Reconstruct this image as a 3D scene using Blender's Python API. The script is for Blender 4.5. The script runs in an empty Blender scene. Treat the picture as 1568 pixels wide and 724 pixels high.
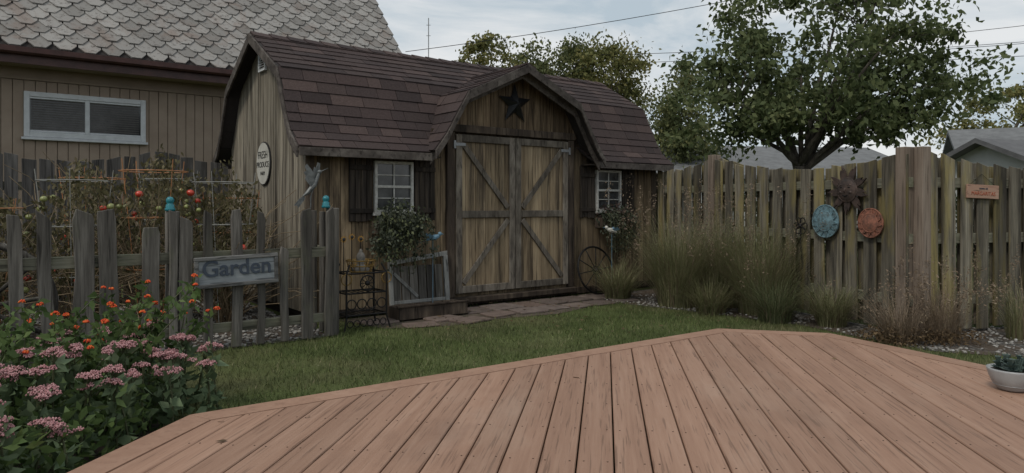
import bpy, math, random
import numpy as np
from mathutils import Vector, Matrix
random.seed(7); rng=np.random.default_rng(7)
R=math.radians
U=random.uniform
TH=R(37.5)
FR=Matrix.Translation((0,8.4,0))@Matrix.Rotation(TH,4,'Z')   # yard frame: x along shed front, y to the back
scene=bpy.context.scene
ZF=Vector((0,0,1))

# ---------------------------------------------------------------- mesh builder
class MB:
    def __init__(s): s.v=[];s.f=[];s.m=[]
    def add(s,vs,fs,mi=0):
        o=len(s.v); s.v+=[tuple(x) for x in vs]; s.f+=[tuple(i+o for i in f) for f in fs]; s.m+=[mi]*len(fs)
    def hexa(s,p,mi=0):
        s.add(p,[(0,3,2,1),(4,5,6,7),(0,1,5,4),(1,2,6,5),(2,3,7,6),(3,0,4,7)],mi)
    def box(s,x0,x1,y0,y1,z0,z1,mi=0):
        s.hexa([(x0,y0,z0),(x1,y0,z0),(x1,y1,z0),(x0,y1,z0),(x0,y0,z1),(x1,y0,z1),(x1,y1,z1),(x0,y1,z1)],mi)
    def plank(s,x0,x1,y0,y1,zb,za,zc,mi=0,lean=0,leany=0):
        h=max(za,zc)-zb; l=lean*h; ly=leany*h
        s.hexa([(x0,y0,zb),(x1,y0,zb),(x1,y1,zb),(x0,y1,zb),(x0+l,y0+ly,za),(x1+l,y0+ly,zc),(x1+l,y1+ly,zc),(x0+l,y1+ly,za)],mi)
    def bar(s,a,b,w,t,mi=0,side=None):
        a=Vector(a);b=Vector(b);d=(b-a).normalized()
        n=Vector(side).normalized() if side else (Vector((0,1,0)) if abs(d.y)<.9 else Vector((0,0,1)))
        sd=d.cross(n).normalized(); n=sd.cross(d).normalized()
        A=sd*w/2;B=n*t/2
        s.hexa([a-A-B,a+A-B,a+A+B,a-A+B,b-A-B,b+A-B,b+A+B,b-A+B],mi)
    def tube(s,pts,rads,n=6,mi=0,closed=False):
        pts=[Vector(p) for p in pts]; k=len(pts)
        if not hasattr(rads,'__len__'): rads=[rads]*k
        vs=[];up=Vector((.13,.21,.97))
        for i,p in enumerate(pts):
            if closed: d=pts[(i+1)%k]-pts[i-1]
            else: d=pts[min(i+1,k-1)]-pts[max(i-1,0)]
            d.normalize()
            a=d.cross(up)
            if a.length<.15: a=d.cross(Vector((1,0,0)))
            a.normalize(); b=d.cross(a)
            for j in range(n):
                t=2*math.pi*j/n; vs.append(p+(a*math.cos(t)+b*math.sin(t))*rads[i])
        fs=[]
        for i in range(k if closed else k-1):
            i2=(i+1)%k
            for j in range(n):
                fs.append((i*n+j,i*n+(j+1)%n,i2*n+(j+1)%n,i2*n+j))
        if not closed:
            fs.append(tuple(range(n-1,-1,-1))); fs.append(tuple((k-1)*n+j for j in range(n)))
        s.add(vs,fs,mi)
    def ring(s,c,r,rad,n=24,ax='y',m=5,mi=0):
        c=Vector(c);P=[]
        for i in range(n):
            t=2*math.pi*i/n
            if ax=='y': P.append(c+Vector((math.cos(t)*r,0,math.sin(t)*r)))
            elif ax=='z': P.append(c+Vector((math.cos(t)*r,math.sin(t)*r,0)))
            else: P.append(c+Vector((0,math.cos(t)*r,math.sin(t)*r)))
        s.tube(P,rad,m,mi,True)
    def lathe(s,c,prof,n=20,mi=0):
        vs=[];k=len(prof)
        for r,z in prof:
            for j in range(n):
                t=2*math.pi*j/n; vs.append((c[0]+r*math.cos(t),c[1]+r*math.sin(t),c[2]+z))
        fs=[(i*n+j,i*n+(j+1)%n,(i+1)*n+(j+1)%n,(i+1)*n+j) for i in range(k-1) for j in range(n)]
        s.add(vs,fs,mi)
    def ball(s,c,r,mi=0,nu=10,nv=7):
        if not hasattr(r,'__len__'): r=(r,r,r)
        vs=[(c[0],c[1],c[2]-r[2])]
        for i in range(1,nv):
            p=-math.pi/2+math.pi*i/nv
            for j in range(nu):
                t=2*math.pi*j/nu; vs.append((c[0]+r[0]*math.cos(p)*math.cos(t),c[1]+r[1]*math.cos(p)*math.sin(t),c[2]+r[2]*math.sin(p)))
        vs.append((c[0],c[1],c[2]+r[2])); L=len(vs)-1
        fs=[(0,1+(j+1)%nu,1+j) for j in range(nu)]
        for i in range(nv-2):
            for j in range(nu):
                a=1+i*nu;fs.append((a+j,a+(j+1)%nu,a+nu+(j+1)%nu,a+nu+j))
        a=1+(nv-2)*nu; fs+=[(a+j,a+(j+1)%nu,L) for j in range(nu)]
        s.add(vs,fs,mi)
    def prism(s,poly,z0,z1,mi=0):
        n=len(poly); vs=[(p[0],p[1],z0) for p in poly]+[(p[0],p[1],z1) for p in poly]
        s.add(vs,[tuple(range(n-1,-1,-1)),tuple(range(n,2*n))]+[(i,(i+1)%n,n+(i+1)%n,n+i) for i in range(n)],mi)
    def prismy(s,poly,y0,y1,mi=0):
        n=len(poly); vs=[(p[0],y0,p[1]) for p in poly]+[(p[0],y1,p[1]) for p in poly]
        s.add(vs,[tuple(range(n)),tuple(range(2*n-1,n-1,-1))]+[(i,n+i,n+(i+1)%n,(i+1)%n) for i in range(n)],mi)
    def obj(s,name,mats,parent=None,mat=None,smooth=False,bevel=0):
        me=bpy.data.meshes.new(name); me.from_pydata(s.v,[],s.f)
        if not isinstance(mats,(list,tuple)): mats=[mats]
        for m in mats: me.materials.append(m)
        me.polygons.foreach_set('material_index',s.m)
        if smooth: me.polygons.foreach_set('use_smooth',[True]*len(me.polygons))
        me.update()
        o=bpy.data.objects.new(name,me); scene.collection.objects.link(o)
        if parent: o.parent=parent
        if mat is not None: o.matrix_local=mat
        if bevel:
            b=o.modifiers.new('bevel','BEVEL'); b.width=bevel; b.segments=1; b.limit_method='ANGLE'
        return o

def empty(name,mat=Matrix.Identity(4)):
    o=bpy.data.objects.new(name,None); scene.collection.objects.link(o); o.matrix_world=mat; o.empty_display_size=.2
    return o

def text(name,body,size,loc,rot,mat,parent=None,ext=.004,off=0):
    c=bpy.data.curves.new(name,'FONT'); c.body=body; c.size=size; c.extrude=ext; c.align_x='CENTER'; c.align_y='CENTER'; c.offset=off
    c.materials.append(mat); o=bpy.data.objects.new(name,c); scene.collection.objects.link(o)
    if parent:o.parent=parent
    o.location=loc; o.rotation_euler=rot
    return o

# ---------------------------------------------------------------- materials
class NT:
    def __init__(s,name):
        s.mat=bpy.data.materials.new(name); s.mat.use_nodes=True; s.t=s.mat.node_tree; s.t.nodes.clear()
        s.out=s.t.nodes.new('ShaderNodeOutputMaterial')
    def n(s,typ,ins=None,**kw):
        x=s.t.nodes.new('ShaderNode'+typ)
        for k,v in kw.items(): setattr(x,k,v)
        for k,v in (ins or {}).items():
            if isinstance(v,bpy.types.NodeSocket): s.t.links.new(v,x.inputs[k])
            else:
                x.inputs[k].default_value=v
        return x
    def math(s,op,a,b=0.0,clamp=False):
        return s.n('Math',{0:a,1:b},operation=op,use_clamp=clamp).outputs[0]
    def ramp(s,fac,stops):
        r=s.n('ValToRGB',{0:fac}); e=r.color_ramp.elements
        while len(e)<len(stops): e.new(.5)
        for i,(p,c) in enumerate(stops):
            e[i].position=p; e[i].color=(c,c,c,1) if not hasattr(c,'__len__') else (*c,1)
        return r.outputs[0]
    def mix(s,f,a,b,mode='MIX'):
        def cc(v): return v if isinstance(v,bpy.types.NodeSocket) else ((*v,1) if len(v)==3 else v)
        return s.n('MixRGB',{0:f,1:cc(a),2:cc(b)},blend_type=mode).outputs[0]
    def noise(s,vec,scale,detail=5,rough=.6,dist=0):
        return s.n('TexNoise',{'Vector':vec,'Scale':scale,'Detail':detail,'Roughness':rough,'Distortion':dist}).outputs[0]
    def mapv(s,vec,sc):
        return s.n('Mapping',{0:vec,3:sc}).outputs[0]
    def finish(s,col,rough=.8,bump=None,bs=.3,bd=.01,metal=0,spec=.3,transl=0,tcol=None,alpha=None):
        b=s.n('BsdfPrincipled',{'Base Color':col if isinstance(col,bpy.types.NodeSocket) else (*col,1),'Roughness':rough,'Metallic':metal,'Specular IOR Level':spec})
        if bump is not None:
            bn=s.n('Bump',{'Height':bump,'Strength':bs,'Distance':bd}); s.t.links.new(bn.outputs[0],b.inputs['Normal'])
        o=b.outputs[0]
        if transl:
            tr=s.n('BsdfTranslucent',{0:tcol if tcol is not None else col}); o=s.n('MixShader',{0:transl,1:o,2:tr.outputs[0]}).outputs[0]
        s.t.links.new(o,s.out.inputs[0]); return s.mat

def wood(name,dark,mid,light,grain=(38,38,1.6),streak=(7,7,.5),var=.3,rough=.9,bs=.5,extra=None,zgrad=None,spread=.16,crackamt=.8):
    t=NT(name); co=t.n('TexCoord').outputs['Object']; rnd=t.n('NewGeometry').outputs['Random Per Island']
    off=t.math('MULTIPLY',rnd,53.0); cv=t.n('CombineXYZ',{0:off,1:off,2:off}).outputs[0]
    v=t.n('VectorMath',{0:co,1:cv},operation='ADD').outputs[0]
    g=t.noise(t.mapv(v,grain),1,6,.65); st=t.noise(t.mapv(v,streak),1,5,.6,.4)
    f=t.math('ADD',t.math('MULTIPLY',g,.5),t.math('MULTIPLY',st,.5))
    col=t.ramp(f,[(.5-spread,dark),(.5,mid),(.5+spread,light)])
    crack=t.ramp(t.noise(t.mapv(v,(grain[0]*2,grain[1]*2,grain[2]*1.3)),1,3,.5),[(.34,.35),(.42,1.0)])
    col=t.mix(crackamt,col,crack,'MULTIPLY')
    if extra:
        for (ec,lo,hi,sc,am) in extra:
            nf=t.ramp(t.noise(t.mapv(v if sc[3] else co,sc[:3]),1,5,.65),[(lo,0.0),(hi,am)])
            col=t.mix(nf,col,ec)
    if zgrad:
        z0,z1,zc,am=zgrad
        z=t.n('SeparateXYZ',{0:co}).outputs[2]
        nn=t.noise(t.mapv(co,(9,9,.8)),1,5,.7)
        zz=t.math('ADD',z,t.math('MULTIPLY',t.math('SUBTRACT',nn,.5),2.4*abs(z1-z0)))
        mr=t.n('MapRange',{0:zz,1:z0,2:z1,3:0.0,4:am}).outputs[0]
        col=t.mix(mr,col,zc)
    va=t.math('ADD',t.math('MULTIPLY',rnd,2*var),1-var)
    vc=t.n('CombineXYZ',{0:va,1:va,2:va}).outputs[0]
    col=t.mix(1.0,col,vc,'MULTIPLY')
    return t.finish(col,rough,t.math('MULTIPLY',g,1.0),bs,.008,spec=.2)

def plain(name,c,rough=.6,var=.15,metal=0,sc=12,spec=.4,bs=.15,c2=None):
    t=NT(name); co=t.n('TexCoord').outputs['Object']; n=t.noise(co,sc,6,.65)
    c2=c2 or tuple(x*(1-2*var) for x in c)
    col=t.ramp(n,[(.35,c2),(.62,c)])
    return t.finish(col,rough,n,bs,.005,metal,spec)

def leafmat(name,c1,c2,c3,transl=.3,clump=1.2,pos=(.05,.55,1.0)):
    t=NT(name); rnd=t.n('NewGeometry').outputs['Random Per Island']; co=t.n('TexCoord').outputs['Object']
    n=t.noise(co,clump,3,.6)
    f=t.math('ADD',t.math('MULTIPLY',rnd,.6),t.math('MULTIPLY',t.math('SUBTRACT',n,.3),1.0))
    col=t.ramp(f,[(pos[0],c1),(pos[1],c2),(pos[2],c3)])
    return t.finish(col,.65,transl=transl,spec=.25)

def islandmat(name,cols,rough=.8,sc=20,bs=.3,spec=.3,mott=.35):
    t=NT(name); rnd=t.n('NewGeometry').outputs['Random Per Island']; co=t.n('TexCoord').outputs['Object']
    k=len(cols); col=t.ramp(rnd,[(i/max(1,k-1),c) for i,c in enumerate(cols)])
    n=t.noise(co,sc,6,.7); m=t.ramp(n,[(.3,1-mott),(.7,1+mott*.3)])
    col=t.mix(1.0,col,m,'MULTIPLY')
    return t.finish(col,rough,n,bs,.006,spec=spec)

M={}
M['deck']=wood('deck_stained_wood',(.225,.130,.090),(.305,.185,.130),(.375,.243,.178),grain=(46,1.6,20),streak=(9,.45,5),var=.11,rough=.65,bs=.4,spread=.22,crackamt=.5,
   extra=[((.12,.07,.05),.65,.75,(26,1.3,10,1),.5),((.42,.30,.23),.54,.78,(2,.8,3,0),.5),((.16,.095,.068),.58,.75,(1.3,.9,3,0),.4)])
M['deckedge']=wood('deck_border_wood',(.225,.130,.090),(.300,.182,.128),(.365,.235,.172),grain=(14,14,14),streak=(3,3,3),var=.06,rough=.65,bs=.25,spread=.24,crackamt=.2)
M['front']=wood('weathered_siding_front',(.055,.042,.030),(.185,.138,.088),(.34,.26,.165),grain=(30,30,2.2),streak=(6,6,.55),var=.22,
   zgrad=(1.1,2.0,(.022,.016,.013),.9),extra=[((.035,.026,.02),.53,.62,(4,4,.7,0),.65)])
M['frontdark']=wood('stained_siding_dark',(.012,.010,.009),(.032,.026,.022),(.075,.060,.045),grain=(30,30,2.2),streak=(8,8,.5),var=.3)
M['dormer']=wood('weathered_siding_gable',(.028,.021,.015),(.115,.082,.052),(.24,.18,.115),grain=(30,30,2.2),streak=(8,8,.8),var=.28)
M['side']=wood('weathered_siding_side',(.055,.048,.038),(.21,.185,.145),(.36,.33,.27),grain=(34,34,1.8),streak=(9,9,.5),var=.22,
   extra=[((.04,.034,.028),.52,.63,(10,10,.55,0),.8)])
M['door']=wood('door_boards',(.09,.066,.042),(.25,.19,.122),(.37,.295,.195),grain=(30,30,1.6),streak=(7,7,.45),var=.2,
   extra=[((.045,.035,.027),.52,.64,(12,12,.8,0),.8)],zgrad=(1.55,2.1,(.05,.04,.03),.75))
M['doortrim']=wood('door_frame_wood',(.045,.038,.032),(.12,.104,.086),(.22,.195,.163),grain=(20,20,5),streak=(5,5,2),var=.25)
M['casing']=wood('door_casing_wood',(.02,.016,.013),(.055,.042,.033),(.12,.095,.07),grain=(20,20,3),streak=(5,5,1),var=.2)
M['trim']=wood('roof_trim_wood',(.035,.03,.027),(.08,.069,.062),(.14,.125,.112),grain=(14,14,14),streak=(4,4,4),var=.15)
M['picket']=wood('picket_wood',(.03,.028,.025),(.09,.083,.074),(.19,.178,.16),grain=(34,34,2),streak=(8,8,.8),var=.35,
   extra=[((.12,.125,.08),.58,.72,(5,5,2,0),.4)])
M['railwood']=wood('rail_wood',(.05,.047,.036),(.13,.125,.095),(.22,.21,.165),grain=(2,30,30),streak=(1,7,7),var=.2,extra=[((.13,.145,.08),.5,.7,(3,5,5,0),.5)])
M['fence']=wood('fence_wood',(.042,.038,.030),(.125,.112,.088),(.23,.21,.165),grain=(34,34,1.8),streak=(8,8,.6),var=.38,
   extra=[((.205,.168,.062),.49,.62,(5,5,.9,1),.7),((.035,.031,.026),.54,.66,(9,9,.7,1),.8)])
M['fencepost']=wood('fence_post_wood',(.08,.062,.05),(.17,.135,.108),(.25,.208,.172),grain=(30,30,2),streak=(6,6,.6),var=.12)
M['oldfence']=wood('old_fence_wood',(.025,.024,.023),(.07,.067,.064),(.14,.135,.13),grain=(34,34,2),streak=(8,8,.7),var=.35)
M['shingle']=islandmat('shed_shingles',[(.042,.033,.033),(.074,.054,.052),(.052,.041,.041),(.096,.070,.065),(.065,.049,.048),(.048,.038,.038),(.082,.061,.057)],.95,60,.5,.15,.4)
M['under']=plain('roof_underlay',(.03,.025,.024),.9)
def hexmat():
    t=NT('aged_hex_shingles'); rnd=t.n('NewGeometry').outputs['Random Per Island']; co=t.n('TexCoord').outputs['Object']
    col=t.ramp(rnd,[(0,(.19,.182,.172)),(.5,(.26,.25,.238)),(1,(.32,.308,.293))])
    n=t.noise(co,1.4,6,.72,.6); col=t.mix(t.ramp(n,[(.52,0.0),(.66,.55)]),col,(.20,.145,.12))
    n2=t.noise(co,14,6,.75); col=t.mix(t.ramp(n2,[(.54,0.0),(.65,.8)]),col,(.075,.062,.056))
    return t.finish(col,.95,n2,.4,.006,spec=.15)
M['hex']=hexmat()
M['siding']=plain('house_siding',(.30,.235,.18),.7,.08,sc=3,bs=.05,c2=(.255,.195,.148))
M['frieze']=plain('house_frieze',(.27,.21,.16),.7,.08,sc=3,bs=.05)
M['gutter']=plain('gutter_paint',(.075,.032,.028),.45,.2,sc=8)
M['white']=plain('white_paint_weathered',(.47,.47,.45),.6,.12,sc=25,c2=(.31,.30,.27))
M['whiteframe']=plain('window_vinyl',(.55,.57,.585),.5,.08,sc=10)
def glass():
    t=NT('window_glass'); co=t.n('TexCoord').outputs['Object']
    n=t.noise(co,6,4,.6); col=t.ramp(n,[(.4,(.02,.022,.024)),(.7,(.07,.072,.075))])
    return t.finish(col,.12,spec=.7)
M['glass']=glass()
M['black']=plain('black_iron',(.022,.021,.021),.55,.2,.6,sc=20)
M['starmetal']=plain('star_metal',(.02,.021,.023),.45,.2,.3,sc=15)
M['rust']=plain('rusty_metal',(.10,.055,.035),.75,.25,.5,sc=20,c2=(.04,.028,.022))
M['galv']=plain('galvanised_hinge',(.30,.31,.32),.5,.15,.6,sc=20)
M['gold']=plain('aged_gold_metal',(.30,.19,.06),.5,.25,.6,sc=20)
M['concrete']=plain('cast_stone',(.20,.185,.165),.9,.2,sc=30)
M['signgrey']=wood('sign_wood',(.15,.165,.175),(.24,.26,.275),(.33,.355,.37),grain=(2,30,30),streak=(1,7,7),var=.05)
M['signblue']=plain('sign_letter_paint',(.05,.065,.09),.7,.1)
M['signframe']=wood('sign_frame_wood',(.05,.05,.05),(.11,.11,.108),(.19,.185,.18),grain=(3,30,30),streak=(1,7,7),var=.2)
M['enamel']=plain('white_enamel',(.52,.51,.46),.4,.08,sc=18)
M['blackpaint']=plain('black_letter_paint',(.03,.03,.03),.5)
M['salmon']=wood('sign_salmon_wood',(.24,.14,.10),(.34,.21,.155),(.41,.28,.215),grain=(2,30,30),streak=(1,5,5),var=.05)
M['orangep']=plain('orange_letter_paint',(.38,.09,.04),.6)
M['bronze']=plain('bronze_plaque',(.09,.062,.052),.6,.3,.3,sc=14,c2=(.035,.028,.026))
M['blueplaque']=plain('verdigris_plaque',(.15,.255,.30),.7,.25,sc=22,c2=(.07,.095,.10))
M['terra']=plain('terracotta_plaque',(.28,.115,.075),.8,.25,sc=22,c2=(.11,.055,.04))
M['bowl']=plain('glazed_bowl',(.36,.37,.375),.35,.08,sc=10)
M['soil']=plain('soil',(.045,.034,.025),.95,.3,sc=30,bs=.6)
M['dirt']=plain('path_dirt',(.10,.078,.058),.95,.3,sc=9,bs=.6,c2=(.055,.044,.032))
M['barkm']=wood('tree_bark',(.03,.026,.022),(.08,.07,.058),(.15,.135,.115),grain=(18,18,4),streak=(5,5,1.5),var=.05)
M['stone']=islandmat('flagstone',[(.15,.108,.09),(.18,.14,.122),(.15,.125,.115),(.12,.092,.08)],.9,9,.4,.25,.4)
M['pebble']=islandmat('pebbles',[(.36,.35,.335),(.21,.20,.19),(.30,.28,.25),(.43,.425,.41),(.15,.14,.125),(.32,.305,.285)],.85,40,.2,.3,.2)
M['brownleaf']=leafmat('dry_leaves',(.05,.035,.02),(.12,.08,.045),(.20,.14,.07),.2,3)
M['tomleaf']=leafmat('tomato_foliage',(.05,.048,.022),(.125,.112,.055),(.22,.175,.105),.3,3)
M['biglf']=leafmat('tree_leaves',(.045,.063,.026),(.10,.128,.052),(.19,.21,.095),.35,.9)
M['shrublf']=leafmat('shrub_leaves',(.02,.03,.014),(.05,.065,.03),(.10,.12,.055),.3,.9)
M['farlf']=leafmat('distant_tree_leaves',(.07,.088,.04),(.13,.148,.062),(.23,.215,.09),.3,.5)
M['yellf']=leafmat('yellowing_leaves',(.085,.10,.036),(.17,.17,.06),(.30,.245,.09),.3,.6)
M['bush']=leafmat('trailing_foliage',(.02,.026,.018),(.055,.066,.043),(.15,.16,.12),.2,5)
M['bushp']=leafmat('trailing_foliage_purple',(.03,.018,.018),(.08,.055,.045),(.15,.11,.09),.2,5)
M['lant']=leafmat('lantana_leaves',(.035,.06,.02),(.08,.128,.04),(.16,.215,.075),.3,6)
M['sedl']=leafmat('sedum_leaves',(.06,.09,.045),(.12,.17,.09),(.20,.255,.145),.2,6)
M['sedf']=islandmat('sedum_flowers',[(.30,.13,.135),(.46,.235,.245),(.54,.325,.33),(.37,.18,.19)],.8,40,.1,.2,.3)
M['lantf']=islandmat('lantana_flowers',[(.52,.045,.02),(.64,.11,.03),(.50,.05,.02),(.66,.2,.04)],.6,40,.1,.2,.1)
M['ograss']=leafmat('ornamental_grass',(.11,.115,.052),(.215,.215,.11),(.38,.35,.215),.35,3)
M['ograssd']=leafmat('dark_grass',(.065,.077,.037),(.13,.15,.072),(.25,.26,.15),.3,3)
M['drygrass']=leafmat('dry_grass',(.11,.08,.055),(.22,.165,.115),(.34,.27,.195),.25,3)
M['stem']=plain('plant_stem',(.07,.08,.035),.7,.2)
M['vine']=plain('dry_vine',(.22,.165,.10),.8,.25)
M['wireo']=plain('orange_cage_wire',(.42,.19,.08),.5)
M['wirew']=plain('grey_cage_wire',(.28,.28,.26),.5)
M['tomato']=plain('tomato_skin',(.50,.05,.025),.25,.1,spec=.6)
M['tomatog']=plain('green_tomato_skin',(.24,.26,.09),.3,.1,spec=.6)
M['bluebird']=plain('blue_paint',(.13,.24,.33),.4)
M['sunfl']=plain('sunflower_paint',(.46,.24,.04),.5)
M['succ']=leafmat('succulent_leaves',(.03,.05,.045),(.08,.115,.10),(.15,.19,.17),.1,20)
def aqua():
    t=NT('aqua_glass'); b=t.n('BsdfPrincipled',{'Base Color':(.04,.30,.36,1),'Roughness':.12,'Transmission Weight':.45,'IOR':1.45})
    t.t.links.new(b.outputs[0],t.out.inputs[0]); return t.mat
M['aqua']=aqua()
def lawnmat(name,blades):
    t=NT(name); co=t.n('TexCoord').outputs['Object']; rnd=t.n('NewGeometry').outputs['Random Per Island']
    n=t.noise(co,1.3,6,.7); n2=t.noise(co,.55,4,.6)
    a=t.ramp(n,[(.3,(.068,.09,.032)),(.55,(.115,.145,.052)),(.75,(.17,.19,.085))])
    a=t.mix(t.ramp(n2,[(.48,0.0),(.64,.55)]),a,(.19,.165,.095))
    if blades:
        a=t.mix(1.0,a,t.ramp(rnd,[(0,.5),(1,1.55)]),'MULTIPLY'); a=t.mix(t.ramp(rnd,[(.92,0.0),(.94,.7)]),a,(.28,.24,.15))
        return t.finish(a,.6,transl=.3,spec=.25)
    nn=t.noise(co,60,4,.7); a=t.mix(1.0,a,t.ramp(nn,[(.3,.4),(.7,1.0)]),'MULTIPLY')
    return t.finish(a,.95,nn,.6,.02,spec=.1)
M['lawn']=lawnmat('lawn_ground',False); M['blade']=lawnmat('grass_blades',True)
def gravelmat():
    t=NT('gravel_sheet'); co=t.n('TexCoord').outputs['Object']
    v=t.n('TexVoronoi',{'Vector':co,'Scale':32.0}); c=t.ramp(t.n('SeparateColor',{0:v.outputs['Color']}).outputs[0],[(0,(.10,.092,.085)),(.5,(.19,.18,.165)),(1,(.30,.29,.275))])
    c=t.mix(1.0,c,t.ramp(v.outputs['Distance'],[(.25,1.0),(.6,.3)]),'MULTIPLY')
    n=t.noise(co,2.5,4,.6); c=t.mix(t.ramp(n,[(.42,0.0),(.55,.85)]),c,(.08,.06,.044))
    h=t.math('MULTIPLY',v.outputs['Distance'],-1.0)
    return t.finish(c,.9,h,.8,.02,spec=.2)
M['gravel']=gravelmat()

# ---------------------------------------------------------------- numpy scatter helpers
def np_obj(name,V,F,mats,mi=None,parent=None,smooth=False):
    me=bpy.data.meshes.new(name); V=np.asarray(V,dtype=np.float32); F=np.asarray(F,dtype=np.int32)
    k=F.shape[1]; me.vertices.add(len(V)); me.vertices.foreach_set('co',V.ravel())
    me.loops.add(F.size); me.loops.foreach_set('vertex_index',F.ravel())
    me.polygons.add(len(F)); me.polygons.foreach_set('loop_start',np.arange(0,F.size,k,dtype=np.int32))
    try: me.polygons.foreach_set('loop_total',np.full(len(F),k,dtype=np.int32))
    except Exception: pass
    if not isinstance(mats,(list,tuple)): mats=[mats]
    for m in mats: me.materials.append(m)
    if mi is not None: me.polygons.foreach_set('material_index',np.asarray(mi,dtype=np.int32))
    if smooth: me.polygons.foreach_set('use_smooth',np.ones(len(F),dtype=bool))
    me.update(calc_edges=True); me.validate()
    o=bpy.data.objects.new(name,me); scene.collection.objects.link(o)
    if parent:o.parent=parent
    return o
def unit(a): return a/np.maximum(np.linalg.norm(a,axis=1,keepdims=True),1e-6)
def leaves(P,size,wid=.5,droop=.4,sizevar=.35,outward=None):
    P=np.asarray(P); n=len(P)
    d=rng.normal(size=(n,3)); d=unit(d); d[:,2]-=droop
    if outward is not None: d+=outward
    d=unit(d); q=rng.normal(size=(n,3)); q[:,2]*=.5; s=unit(np.cross(d,q)); nn=np.cross(s,d)
    L=(size*(1+sizevar*rng.uniform(-1,1,n)))[:,None]; W=L*wid*.5
    v0=P; v1=P+d*L*.4+s*W+nn*W*.35; v2=P+d*L; v3=P+d*L*.4-s*W+nn*W*.35
    V=np.stack([v0,v1,v2,v3],1).reshape(-1,3); F=np.arange(4*n).reshape(n,4)
    return V,F
def ell(n,c,r,shell=.0):
    d=unit(rng.normal(size=(n,3))); rad=rng.uniform(shell,1,n)**(1/2.2)
    return np.array(c)+d*rad[:,None]*np.array(r)

def blades(cx,cy,n,h,spread,width=.008,lean=.6,z0=0,seg=4):
    a=rng.uniform(0,2*np.pi,n); r0=rng.uniform(0,1,n)**.5*spread*.3
    bx=cx+r0*np.cos(a); by=cy+r0*np.sin(a); a2=a+rng.normal(0,.6,n)
    H=h*rng.uniform(.45,1.1,n); O=spread*rng.uniform(.1,1.15,n)*lean
    dirx=np.cos(a2);diry=np.sin(a2); sx=-diry;sy=dirx
    V=[];ks=seg+1
    dr=rng.uniform(.0,.8,n)
    for i in range(ks):
        t=i/seg; w=width*(1-t*.9)*rng.uniform(.8,1.2,n)/2
        out=O*t**1.8; z=z0+H*(t*1.12-dr*.5*t**3.5)
        x=bx+dirx*out;y=by+diry*out
        V.append(np.stack([x-sx*w,y-sy*w,z],1)); V.append(np.stack([x+sx*w,y+sy*w,z],1))
    V=np.stack(V,1)
    F=[]
    base=np.arange(n)*(2*ks)
    for i in range(seg): F.append(np.stack([base+2*i,base+2*i+1,base+2*i+3,base+2*i+2],1))
    return V.reshape(-1,3),np.concatenate(F)

def inpoly(x,y,poly):
    res=np.zeros(len(x),bool); n=len(poly); j=n-1
    for i in range(n):
        xi,yi=poly[i];xj,yj=poly[j]
        c=((yi>y)!=(yj>y))&(x<(xj-xi)*(y-yi)/(yj-yi+1e-12)+xi); res^=c; j=i
    return res

def pebbles(name,pts,rmin,rmax,mat,parent=None):
    t=(1+5**.5)/2
    iv=unit(np.array([(-1,t,0),(1,t,0),(-1,-t,0),(1,-t,0),(0,-1,t),(0,1,t),(0,-1,-t),(0,1,-t),(t,0,-1),(t,0,1),(-t,0,-1),(-t,0,1)],float))
    fi=np.array([(0,11,5),(0,5,1),(0,1,7),(0,7,10),(0,10,11),(1,5,9),(5,11,4),(11,10,2),(10,7,6),(7,1,8),(3,9,4),(3,4,2),(3,2,6),(3,6,8),(3,8,9),(4,9,5),(2,4,11),(6,2,10),(8,6,7),(9,8,1)])
    n=len(pts); r=rng.uniform(rmin,rmax,n); sc=rng.uniform(.7,1.3,(n,3))*np.array([1,1,.6])
    V=iv[None]*(r[:,None]*sc)[:,None,:]; a=rng.uniform(0,6.28,n); ca,sa=np.cos(a)[:,None],np.sin(a)[:,None]
    x=V[:,:,0]*ca-V[:,:,1]*sa; y=V[:,:,0]*sa+V[:,:,1]*ca; V=np.stack([x,y,V[:,:,2]],2)+np.asarray(pts)[:,None,:]
    F=(fi[None]+(np.arange(n)*12)[:,None,None]).reshape(-1,3)
    return np_obj(name,V.reshape(-1,3),F,mat,parent=parent,smooth=True)

def loc2w(s,u,z=0): return FR@Vector((s,u,z))

# ---------------------------------------------------------------- ground
g=MB(); g.add([(-200,-200,0),(200,-200,0),(200,200,0),(-200,200,0)],[(0,1,2,3)]); g.obj('ground',M['lawn'])
def sheet(name,poly,z,mat):
    b=MB(); b.add([(p[0],p[1],z) for p in poly],[tuple(range(len(poly)))]); return b.obj(name,mat)
def W(poly): return [tuple(loc2w(a,b)[:2]) for a,b in poly]
gardenpoly=W([(-8,-.8),(-2.58,-.8),(-2.53,2.43),(-8,2.43)])
sheet('garden_gravel',gardenpoly,.004,M['gravel'])
bedpoly=[(1.2,9.1),(.95,8.72),(1.35,8.15),(2.1,7.45),(2.75,6.75),(3.0,6.15),(3.3,5.55),(4.1,5.2),(7,6),(7,7.6),(4.9,6.75),(3.52,6.35),(2.2,9.9)]
sheet('bed_gravel',bedpoly,.004,M['gravel'])
pathpoly=W([(-2.2,-.02),(-2.05,-.75),(-1.5,-.98),(-.9,-.92),(-.2,-1.05),(.5,-.85),(1.0,-.8),(1.4,-.5),(1.3,-.02)])
sheet('dirt_path',pathpoly,.004,M['dirt'])
plantpoly=[(-3.9,4.0),(-2.7,4.75),(-2.0,4.35),(-1.72,3.4),(-1.75,2.5),(-1.95,1.2),(-4,1.2)]
sheet('flower_bed_soil',plantpoly,.004,M['soil'])
deckpoly=[(-1.9,-1.5),(-1.68,2.52),(-1.53,3.38),(1.66,5.73),(2.47,5.52),(4.2,1.5),(4.2,-1.5)]

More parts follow.
